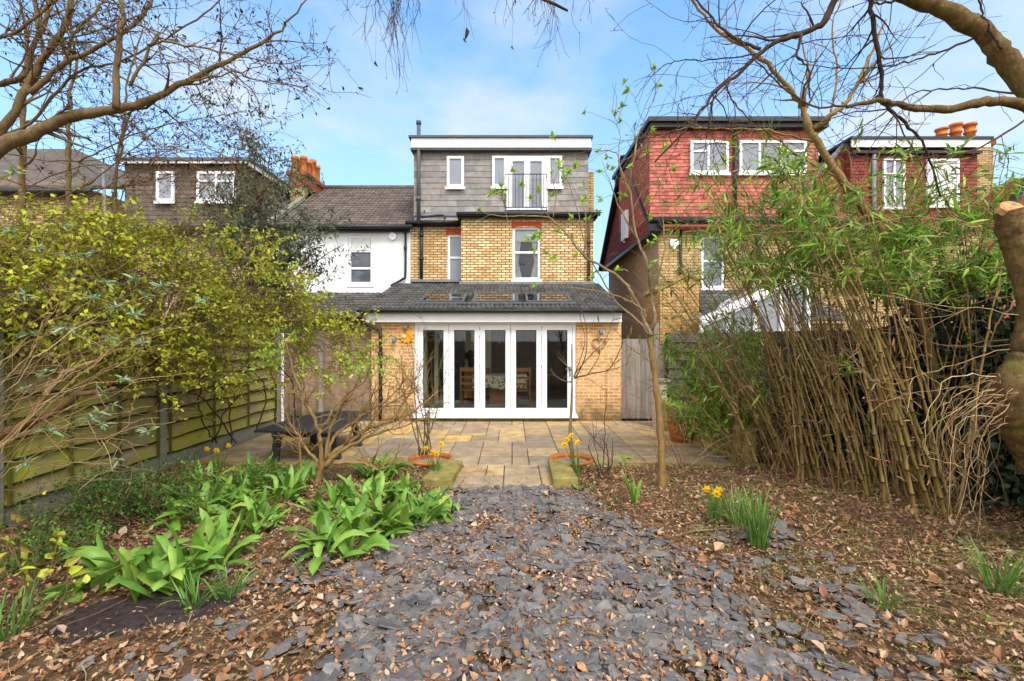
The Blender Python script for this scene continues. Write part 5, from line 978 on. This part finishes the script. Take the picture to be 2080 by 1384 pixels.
# overhanging tree, upper left
Lt = thing('overhanging_tree', 'bare tree reaching over the left fence with catkins, nearest the camera', 'tree', (-5.2, 4.1, 0)); m = MB(); D = 4.0
limb(m, [np.array([-5.35, 4.1, -.1]), np.array([-5.25, 4.1, 1.6]), P(-110, 400, 4.05), P(-75, 310, D), P(-60, 230, D), P(-50, 130, D), P(-60, 0, D), P(-40, -160, D)], .12, .04, 6, 10, .006); m.build('trunk', bark_pale, Lt); m = MB(); ends = []
lt = [([(-70, 380), (0, 302), (75, 268), (150, 235), (240, 222), (310, 200), (380, 165), (480, 115), (560, 70), (622, 0)], 4.0, .085, .006), ([(-30, 330), (40, 205), (75, 140), (130, 55), (150, -30)], 4.2, .045, .02), ([(60, 190), (130, 130), (230, 80), (300, 20), (310, -40)], 4.1, .03, .01), ([(236, 220), (238, 130), (250, 40), (240, -30)], 3.9, .034, .015), ([(265, 175), (310, 85), (330, 78)], 3.9, .016, .008), ([(330, 84), (420, 100), (500, 118), (570, 130), (630, 115)], 3.9, .012, .003), ([(380, 165), (460, 150), (560, 128)], 4.1, .012, .003),
      ([(470, 142), (530, 165), (620, 178)], 4.0, .01, .003), ([(-40, 180), (40, 160), (60, 120), (95, 30), (90, -30)], 4.4, .035, .016), ([(40, 205), (85, 130), (75, 40), (60, -30)], 4.6, .025, .012), ([(130, 130), (150, 70), (200, 20), (220, -30)], 4.3, .018, .008), ([(160, 330), (250, 285), (330, 255), (420, 240), (500, 225)], 4.6, .01, .003), ([(60, 420), (150, 390), (250, 320), (350, 240), (430, 200)], 4.8, .012, .003), ([(230, 400), (240, 330), (258, 250), (280, 200)], 5.0, .02, .008), ([(0, 310), (150, 330), (300, 305), (450, 310)], 4.7, .009, .003),
      ([(300, 200), (380, 260), (440, 310), (520, 345)], 4.3, .009, .003), ([(150, 235), (250, 240), (330, 300), (420, 350)], 4.2, .009, .003), ([(-60, 90), (40, 60), (120, -10)], 4.1, .02, .01), ([(-60, 300), (60, 250), (150, 150), (260, 120), (400, 40), (470, -20)], 4.5, .02, .006), ([(-60, 20), (80, 80), (200, 60), (330, 10)], 4.3, .012, .005)]
lt += [([(-40, 350), (120, 385), (300, 370), (430, 330), (540, 300)], 4.8, .009, .003), ([(60, 470), (180, 400), (300, 330), (420, 270)], 5.2, .01, .003), ([(-20, 420), (160, 340), (330, 350), (500, 400)], 5.0, .008, .003), ([(230, 470), (250, 390), (330, 320), (430, 300)], 5.4, .01, .003), ([(380, 480), (400, 400), (470, 330), (500, 260)], 5.6, .009, .003)]
for pts, D, r0, r1 in lt:
    r0 *= .84
    p, rr = limb(m, [P(u, v, D + .03 * i) for i, (u, v) in enumerate(pts)], r0, r1, 6, 8, .006); sprout(m, p, rr, 13, .2, .75, 2, (.1, 0, .05), .9, .15, 1, ends, .0018, .03, sub=3)
m.build('branch', bark_mid, Lt); ml = MB(); leaf_on(ends, 3, ml, .035, .009, .01, (0, 0, 1), .15, .3, 1, .1, .6); leaf_on(ends, 1, ml, .045, .018, .01, (0, 0, 1), .3, .5); ml.build('catkin', dead_leaf, Lt)
Lu = thing('slender_tree', 'slender bare trees with upright stems behind the left fence', 'tree', (-5.6, 6, 0)); m = MB(); ends = []
for pts, D, r in (([(135, 700), (140, 430), (138, 260), (150, 120), (140, -20)], 6.0, .05), ([(40, 700), (44, 360), (48, 200), (55, 60), (20, -30)], 5.6, .06), ([(225, 650), (235, 360), (250, 240), (262, 150), (290, 60)], 6.4, .025)):
    b = P(*pts[0], D); p, rr = limb(m, [np.array([b[0], D, 0])] + [P(u, v, D) for u, v in pts], r, .008, 6, 7, .01); sprout(m, p, rr, 16, .3, 1.1, 2, (0, 0, .2), .8, .4, 1, ends, .002, sub=3)
m.build('trunk', bark_mid, Lu); ml = MB(); leaf_on(ends, 1, ml, .035, .012, .01); ml.build('catkin', dead_leaf, Lu)
# olive evergreen behind the fence
Ol = thing('olive_shrub_tree', 'loose grey-green evergreen tree in front of the white house', 'tree', (-5.4, 9.7, 0)); m, E = MB(), []
for u, v in ((505, 240), (480, 320), (550, 300), (590, 330), (455, 380), (620, 420), (530, 380), (660, 480), (560, 470), (600, 540), (440, 450), (690, 500), (640, 560), (490, 520)):
    e = P(u, v, 9.7 + random.uniform(-.8, .8)); b = np.array([-5.4 + random.uniform(-.1, .1), 9.7, 0]); p, rr = limb(m, [b, np.array([-5.4, 9.7, 2.0]) + rng.normal(size=3) * .15, (e + np.array([-5.4, 9.7, 2.6])) / 2 + rng.normal(size=3) * .15, e], .04, .006, 6, 6, .02); sprout(m, p, rr, 15, .3, 1.0, 2, (0, 0, .1), .9, .4, 1, E, .003, .03, sub=3)
m.build('branch', bark_dark, Ol); ml = MB(); leaf_on(E, 12, ml, .11, .034, .07, (0, 0, 1), .2, .4); ml.build('foliage', leaf_olive, Ol)
# birch standing behind the photographer, its hanging twigs reach into the top of the view
Bi = thing('birch_tree', 'thin drooping birch twigs hanging from above the picture', 'tree', (-2.2, -1.6, 0)); m = MB(); limb(m, [np.array([-2.2, -1.6, -.1]), np.array([-2.1, -1.5, 2.5]), np.array([-2.0, -1.3, 6.5])], .16, .09, 6, 12); m.build('trunk', bark_pale, Bi); m = MB(); ends = []
limb(m, [np.array([-2.05, -1.4, 4.6]), np.array([-1.6, .8, 5.5]), np.array([-1.0, 3.2, 5.75]), np.array([-.2, 4.5, 5.5]), np.array([.6, 4.9, 5.35])], .06, .012, 6, 8)
for (u, v, L, k) in ((800, -60, .95, 6), (840, -60, .75, 7), (815, -40, .8, 4), (765, -50, .6, 3), (1100, -40, .5, 3), (1115, -40, .7, 4), (950, -40, .45, 1), (1030, -50, .6, 2), (720, -60, .4, 2), (1180, -50, .6, 2)):
    a = P(u, v, 4.5); src = np.array([min(.6, max(-1.6, a[0] * 1.0)), 4.5, 5.6])
    for _ in range(k):
        e = a + np.array([random.uniform(-.22, .12), random.uniform(-.25, .25), -L * random.uniform(.5, 1.05)]); p, rr = limb(m, [src + rng.normal(size=3) * .05, a + rng.normal(size=3) * .08, (a + e) / 2 + rng.normal(size=3) * .05, e], .005, .0016, 6, 4, .008); sprout(m, p, rr, 4, .1, .4, 1, (0, 0, -.7), .5, .4, 1, ends, .0014, .06)
m.build('branch', bark_dark, Bi); ml = MB(); leaf_on(ends, .8, ml, .03, .009, .01); ml.build('catkin', dead_leaf, Bi); q = [P(948, 55, 4.5), P(942, 75, 4.5), P(1040, 92, 4.5), P(762, 123, 4.5)]
for a, L_, w_ in zip(q, [.11, .06, .07, .06], [.05, .035, .03, .035]):
    ml = MB(); leaves(ml, [a], [(.1, 0, -1)], rdir(1), [L_], [w_], .3, .5); ml.tube([a + (0, 0, -.01), a + (.01, 0, .25), a + (.0, .02, .6)], .0012, 3, False); ml.build('withered_leaf', dead_leaf, Bi)

# big leaning tree at the right edge
def bole(prof, mb):
    p = smooth([q[0] for q in prof], 12); r = smooth([(q[1], 0, 0) for q in prof], 12)[:, 0]; r = r * .9; mb.tube(p, r, 26); V = mb.V[-1]
    c = np.repeat(p, 26, 0); d = V - c; a = V * 9; w = np.sin(a[:, 0] * 1.3 + 2 * np.sin(a[:, 2] * .7)) * np.sin(a[:, 2] + a[:, 1]) * .09 + np.sin(V[:, 2] * 46 + 3 * np.sin(V[:, 0] * 30)) * .05 + rng.normal(size=len(V)) * .03
    mb.V[-1] = c + d * (1 + w[:, None])
Rt = thing('leaning_tree', 'gnarled leaning tree with a sawn-off limb at the right edge', 'tree', (4.35, 3.6, 0)); m = MB(); D = 3.6
bole([(np.array([5.0, 3.6, -.1]), .24), (np.array([4.75, 3.6, .45]), .2), (P(2150, 960, D), .2), (P(2112, 900, D), .2), (P(2085, 845, D), .235), (P(2072, 790, D), .2), (P(2080, 735, D), .12), (P(2092, 690, D), .1), (P(2090, 620, D), .085), (P(2082, 560, D), .09), (P(2070, 505, D), .11), (P(2058, 460, D), .115), (P(2050, 428, D), .1)], m)
limb(m, [P(2085, 720, D), P(2150, 560, D), P(2180, 380, D), P(2140, 260, D), P(2085, 185, D), P(2035, 110, D), P(1985, 62, D), P(1920, 22, D), P(1845, -8, D), P(1740, -40, D)], .105, .052, 6, 14, .008)
limb(m, [P(2170, 330, D), P(2090, 220, D), P(2000, 208, D), P(1920, 222, D), P(1850, 218, D), P(1790, 205, D), P(1720, 218, D)], .05, .014, 6, 10, .005); m.build('trunk', bark_mossy, Rt)
m = MB(); a = P(2050, 427, D); m.tube([a + (0, 0, -.01), a + (-.006, -.03, .014)], [.088, .078], 18); m.build('sawn_face', cut_wood, Rt)
m = MB(); ends = []
for pts, D, r0, r1 in (([(1740, -40), (1700, -5), (1672, 45), (1630, 68), (1560, 95), (1500, 150), (1450, 190), (1395, 262), (1330, 330)], 3.7, .034, .006), ([(1545, 100), (1480, 72), (1440, 30), (1402, -10)], 3.8, .014, .006), ([(1540, 110), (1440, 122), (1370, 125), (1330, 150), (1290, 200)], 3.8, .007, .002), ([(1628, 70), (1618, 110), (1642, 140), (1645, 200)], 3.7, .012, .006), ([(1470, 165), (1500, 220), (1560, 270), (1600, 300)], 3.7, .007, .003), ([(1720, 215), (1640, 212), (1560, 150), (1510, 90), (1470, 60)], 3.6, .009, .004), ([(1990, 75), (1900, 110), (1820, 130), (1720, 140), (1620, 130)], 3.6, .01, .003),
                       ([(1845, -5), (1780, 8), (1768, -20)], 3.6, .01, .006), ([(1768, -20), (1775, 60), (1790, 150), (1790, 205)], 3.62, .018, .014), ([(1780, 195), (1820, 235), (1860, 270), (1890, 330), (1910, 400)], 3.6, .015, .006), ([(2100, 235), (1990, 300), (1900, 320), (1800, 325), (1700, 310)], 3.5, .009, .003), ([(2035, 100), (2010, 60), (1990, 10), (1980, -20)], 3.5, .01, .006), ([(2060, 190), (1960, 180), (1860, 190), (1780, 240), (1700, 290)], 3.6, .008, .003), ([(1500, 150), (1420, 230), (1350, 270), (1280, 280)], 3.7, .006, .002), ([(1450, 190), (1440, 260), (1470, 330)], 3.6, .006, .002)):
    p, rr = limb(m, [P(u, v, D + .02 * i) for i, (u, v) in enumerate(pts)], r0, r1, 6, 8, .005); sprout(m, p, rr, 9, .2, .8, 2, (-.1, 0, -.05), .8, .1, 1, ends, .0016, .02, sub=2)
m.build('branch', bark_dark, Rt); ml = MB(); leaf_on(ends, .5, ml, .025, .009, .01); ml.build('bud', dead_leaf, Rt)
m = MB()                                # long pale shoots from the trunk
for pts, r in (([(2050, 700), (1960, 705), (1880, 690), (1800, 640), (1700, 590), (1640, 560)], .007), ([(2045, 455), (2000, 520), (1900, 530), (1780, 505), (1650, 480), (1540, 478)], .008), ([(2050, 710), (1920, 745), (1820, 780), (1760, 760), (1740, 700)], .006), ([(2060, 610), (2010, 690), (2040, 740)], .012), ([(2090, 600), (2000, 612), (1940, 640)], .006), ([(2050, 690), (1900, 700), (1760, 660), (1600, 630), (1500, 620)], .005), ([(2090, 440), (1980, 455), (1840, 440), (1700, 470), (1560, 470)], .005), ([(2090, 545), (1960, 545), (1800, 570), (1660, 565), (1520, 570)], .005), ([(2060, 760), (1940, 790), (1800, 790), (1700, 700)], .005), ([(2080, 430), (1900, 400), (1760, 440), (1600, 470), (1480, 470)], .004), ([(2070, 640), (1900, 620), (1760, 600), (1620, 620)], .004)):
    p, rr = limb(m, [P(u, v, 3.6 + .12 * i) for i, (u, v) in enumerate(pts)], r * .7, r * .22, 6, 6, .008); sprout(m, p, rr, 4, .15, .5, 1, (-.4, 0, 0), .5, .3, 1, None, .0016)
for _ in range(38):                     # tangle of dead climbing stems hanging from the bole
    u, v = random.uniform(2020, 2075), random.uniform(760, 880); q = [(u, v), (u - random.uniform(20, 110), v + random.uniform(-10, 60)), (u - random.uniform(40, 150), v + random.uniform(60, 150)), (u - random.uniform(20, 150), v + random.uniform(130, 290))]
    limb(m, [P(x, min(y, 1120), 3.5 + random.uniform(-.1, .2)) for x, y in q], random.uniform(.0025, .006), .0015, 5, 5, .012)
m.build('shoot', bark_stem, Rt)
# pale forked sapling standing in the bamboo
Fk = thing('forked_tree', 'pale forked bare tree rising out of the bamboo before the red dormer', 'tree', (4.1, 5.0, 0)); m = MB(); ends = []; D = 5.0
limb(m, [np.array([5.0, 5.3, -.05]), P(1900, 760, 5.3), P(1825, 530, 5.2), P(1770, 445, 5.1), P(1712, 370, D), P(1660, 290, D), P(1645, 268, D)], .05, .036, 6, 9, .006); m.build('trunk', bark_gold, Fk); m = MB()
for pts, r0, r1 in (([(1645, 270), (1632, 225), (1610, 190), (1545, 120), (1450, 55), (1395, -15)], .04, .012), ([(1645, 268), (1690, 235), (1725, 200), (1760, 130), (1800, 40)], .036, .01), ([(1660, 290), (1560, 265), (1450, 262), (1380, 262), (1320, 285)], .014, .004), ([(1712, 370), (1600, 300), (1560, 240)], .014, .004), ([(1635, 215), (1640, 130), (1610, 50)], .016, .005), ([(1690, 235), (1700, 150), (1690, 60), (1720, -20)], .014, .005), ([(1600, 180), (1520, 170), (1440, 220)], .01, .003), ([(1765, 440), (1900, 470), (2000, 500)], .014, .005)):
    p, rr = limb(m, [P(u, v, D + random.uniform(-.1, .1)) for u, v in pts], r0, r1, 6, 7, .008); sprout(m, p, rr, 9, .2, .9, 2, (0, 0, .2), .8, .15, 1, ends, .002, sub=2)
m.build('branch', bark_gold, Fk); ml = MB(); leaf_on(ends, .6, ml, .03, .01, .01); ml.build('bud', dead_leaf, Fk)

# ------------------------------------------------------------------ bamboo
def cane(mb, b, e, r, lean=.25):
    b, e = np.asarray(b, float), np.asarray(e, float); L = np.linalg.norm(e - b); k = max(8, int(L / .11)); t = np.linspace(0, 1, k)[:, None]
    mid = b * .5 + e * .5 + np.array([(b[0] - e[0]) * .12, random.uniform(-.08, .08), L * .06 * lean * 4]); p = (1 - t) ** 2 * b + 2 * t * (1 - t) * mid + t * t * e + rng.normal(size=(k, 3)) * .004
    rr = r * (1 - .72 * t[:, 0]); step = max(2, int(.24 / (L / k))); out, ro = [], []
    for i in range(k):
        out.append(p[i]); ro.append(rr[i])
        if i % step == 0 and 0 < i < k - 1: d = nrm(p[i + 1] - p[i]); out += [p[i] + d * .006, p[i] + d * .012]; ro += [rr[i] * 1.22, rr[i]]
    mb.tube(out, ro, 7, False)
    for i in range(step, k - 1, step):
        d = nrm(p[i + 1] - p[i]); q = rr[i] * 1.3; mb.cm = 1; mb.tube([p[i] - d * rr[i] * .5, p[i] + d * rr[i] * .5], [q, q], 7, False); mb.cm = 0
    return p
def bamboo(lab, base, nb, tip, vt, Dj, nleaf, thin, rr=(.009, .018), leafz=2.2, side=0, lmat=None):
    c = GG(sum(base[:2]) / 2, base[2]); t = thing('bamboo_clump', lab, 'bamboo', c, 'bamboo along the right boundary'); E = []
    for i in range(nb):
        b = GG(random.uniform(*base[:2]), random.uniform(base[2], base[3])); b[0] += random.uniform(-.1, .1); b[1] += random.uniform(0, .5); f = (b[0] - GG(base[0], base[2])[0]) / .9
        e = P(random.uniform(*tip), random.uniform(*vt), b[1] + random.uniform(-.4, .3)); m = MB(); p = cane(m, b, e, random.uniform(*rr)); m.build('cane', [cane_m, cane_node], t); E.append(p)
    m = MB(); st = []
    for i in range(thin):
        b = GG(random.uniform(*base[:2]), random.uniform(base[2] - 15, base[3])); b[1] += random.uniform(0, .7); b[0] += random.uniform(-.25, .25); e = P(random.uniform(tip[0] - 120, tip[1] + 140), random.uniform(vt[0] - 20, vt[1] + 230), b[1] + random.uniform(-.4, .4)); p = cane(m, b, e, random.uniform(.003, .0065)); st.append(p)
        if random.random() < .3: sprout(m, p, np.full(len(p), .003), 2, .1, .35, 1, (0, 0, .1), .9, .2, 1, None, .0014, .03)
    o = m.build('thin_canes', [cane_dry, cane_node], t); o['kind'] = 'stuff'
    m = MB(); tw = []
    for p in E + st: q = p[int(len(p) * .6):]; sprout(m, q, np.full(len(q), .004), 7, .1, .38, 1, (0, 0, -.05), .9, .1, 1, tw, .0015, .06, seg=4)
    m.build('side_shoot', cane_dry, t)
    tw = [e for e in tw if (e[-1][2] > leafz and math.sin(e[-1][0] * 5 + 1) * math.sin(e[-1][2] * 5 + e[-1][1] * 3) > -.35) or random.random() < .05]; ml = MB(); leaf_on(tw, max(1, int(nleaf / max(1, len(tw)))), ml, .16, .024, .035, (0, -.4, 1), .2, .35, .7, .12, .8); ml.build('foliage', lmat or leaf_bamboo, t)
    ml = MB(); leaf_on(st + E, 9, ml, .11, .014, .08, (0, 0, 1), .05, .6, 1.0); ml.build('dry_foliage', leaf_dry, t); return t
bamboo('bamboo clump fanning left over the low mossy wall', (1520, 1680, 940, 985), 28, (1260, 1500), (520, 720), 0, 400, 50, leafz=1.5)
bamboo('tallest golden bamboo clump before the red tile-hung dormer', (1640, 1830, 965, 1015), 36, (1400, 1650), (290, 520), 0, 1900, 44, leafz=2.5)
bamboo('upright bamboo clump with thick canes left of the leaning tree', (1800, 1970, 1000, 1060), 30, (1560, 1860), (290, 480), 0, 3300, 34, (.009, .02), 2.3)
bamboo('bamboo clump in deep shade behind the leaning tree at right', (1940, 2120, 1000, 1060), 22, (1800, 2120), (300, 460), 0, 3900, 22, leafz=2.3)
# leafy low bamboo at the patio edge
Lb = thing('dwarf_bamboo', 'bushy green dwarf bamboo arching over the terracotta pot', 'bamboo', (3.35, 7.5, 0)); m, E = MB(), []
for _ in range(60):
    b = np.array([3.45 + random.uniform(-.25, .4), 7.4 + random.uniform(-.7, .7), .0]); e = P(random.uniform(1350, 1560), random.uniform(660, 850), b[1] - random.uniform(0, .5)); p = cane(m, b, e, .005); sprout(m, p, np.full(len(p), .003), 6, .12, .4, 1, (0, 0, .1), .9, .4, 1, E, .0014, .05, seg=4)
m.build('cane', [cane_m, cane_node], Lb); ml = MB(); leaf_on(E, 13, ml, .14, .026, .05, (0, 0, 1), .1, .35, .7, .12, .8); ml.build('foliage', leaf_bamboo, Lb)
m = MB(); clump(m, np.array([3.02, 8.15, .36]), 60, .34, .012, .16, el=(40, 85), bend=(.6, 2.2), tipw=1.5); tag(m.build('pot_grass', leaf_grass), 'grassy leaves spilling from the ribbed terracotta pot', 'grass')
# ivy on the boundary fence behind the bamboo
Iv = thing('ivy_hedge', 'dark ivy covering the boundary fence behind the bamboo', 'ivy', (5.2, 5.6, 0)); m = MB(); n = 24000; s = rng.uniform(0, 1, n); ys = 7.0 - s * 5.0; xs = np.interp(ys, [2.6, 4.5, 6.4, 8.3, 10.2], [6.0, 5.75, 5.2, 4.35, 3.5]) - .06 - np.abs(rng.normal(0, .3, n)); zs = rng.uniform(.0, 1, n) * np.interp(ys, [5.2, 6.6, 8.6], [2.75, 2.1, 1.6]) * (.85 + .18 * np.sin(ys * 4.3) * np.sin(ys * 1.7 + 1) + .1 * np.sin(ys * 11)) + rng.normal(0, .12, n)
q = np.stack([xs, ys, np.maximum(zs, 0.02)], 1); leaves(m, q, rdir(n) + (0, 0, -.6), rdir(n) * .6 + (-1, -.3, .5), rng.uniform(.05, .1, n), rng.uniform(.04, .07, n), .1, .2); m.build('foliage', leaf_ivy, Iv)
m = MB()
for _ in range(60): y = random.uniform(2.4, 7.0); x = np.interp(y, [2.6, 4.5, 6.4, 8.3, 10.2], [6.0, 5.75, 5.2, 4.35, 3.5]) - .05; limb(m, [np.array([x, y, 0]), np.array([x - .04, y + random.uniform(-.3, .3), 1]), np.array([x - .03, y + random.uniform(-.6, .6), 2.2])], .01, .004, 5, 5, .02)
m.build('stem', bark_dark, Iv)
m = MB(); c = np.array([0, 0, 0]); n = 900; y = rng.uniform(6.6, 9.5, n); x = np.interp(y, [6.6, 8.2, 9.6], [3.4, 3.28, 3.1]) + rng.normal(0, .07, n); leaves(m, np.stack([x, y, .5 + np.abs(rng.normal(0, .07, n))], 1), rdir(n), rdir(n) + (0, 0, 1), .05, .03); stuff(m.build('wall_moss', leaf_lime), 'small green plants along the top of the low mossy wall', 'wall plants')
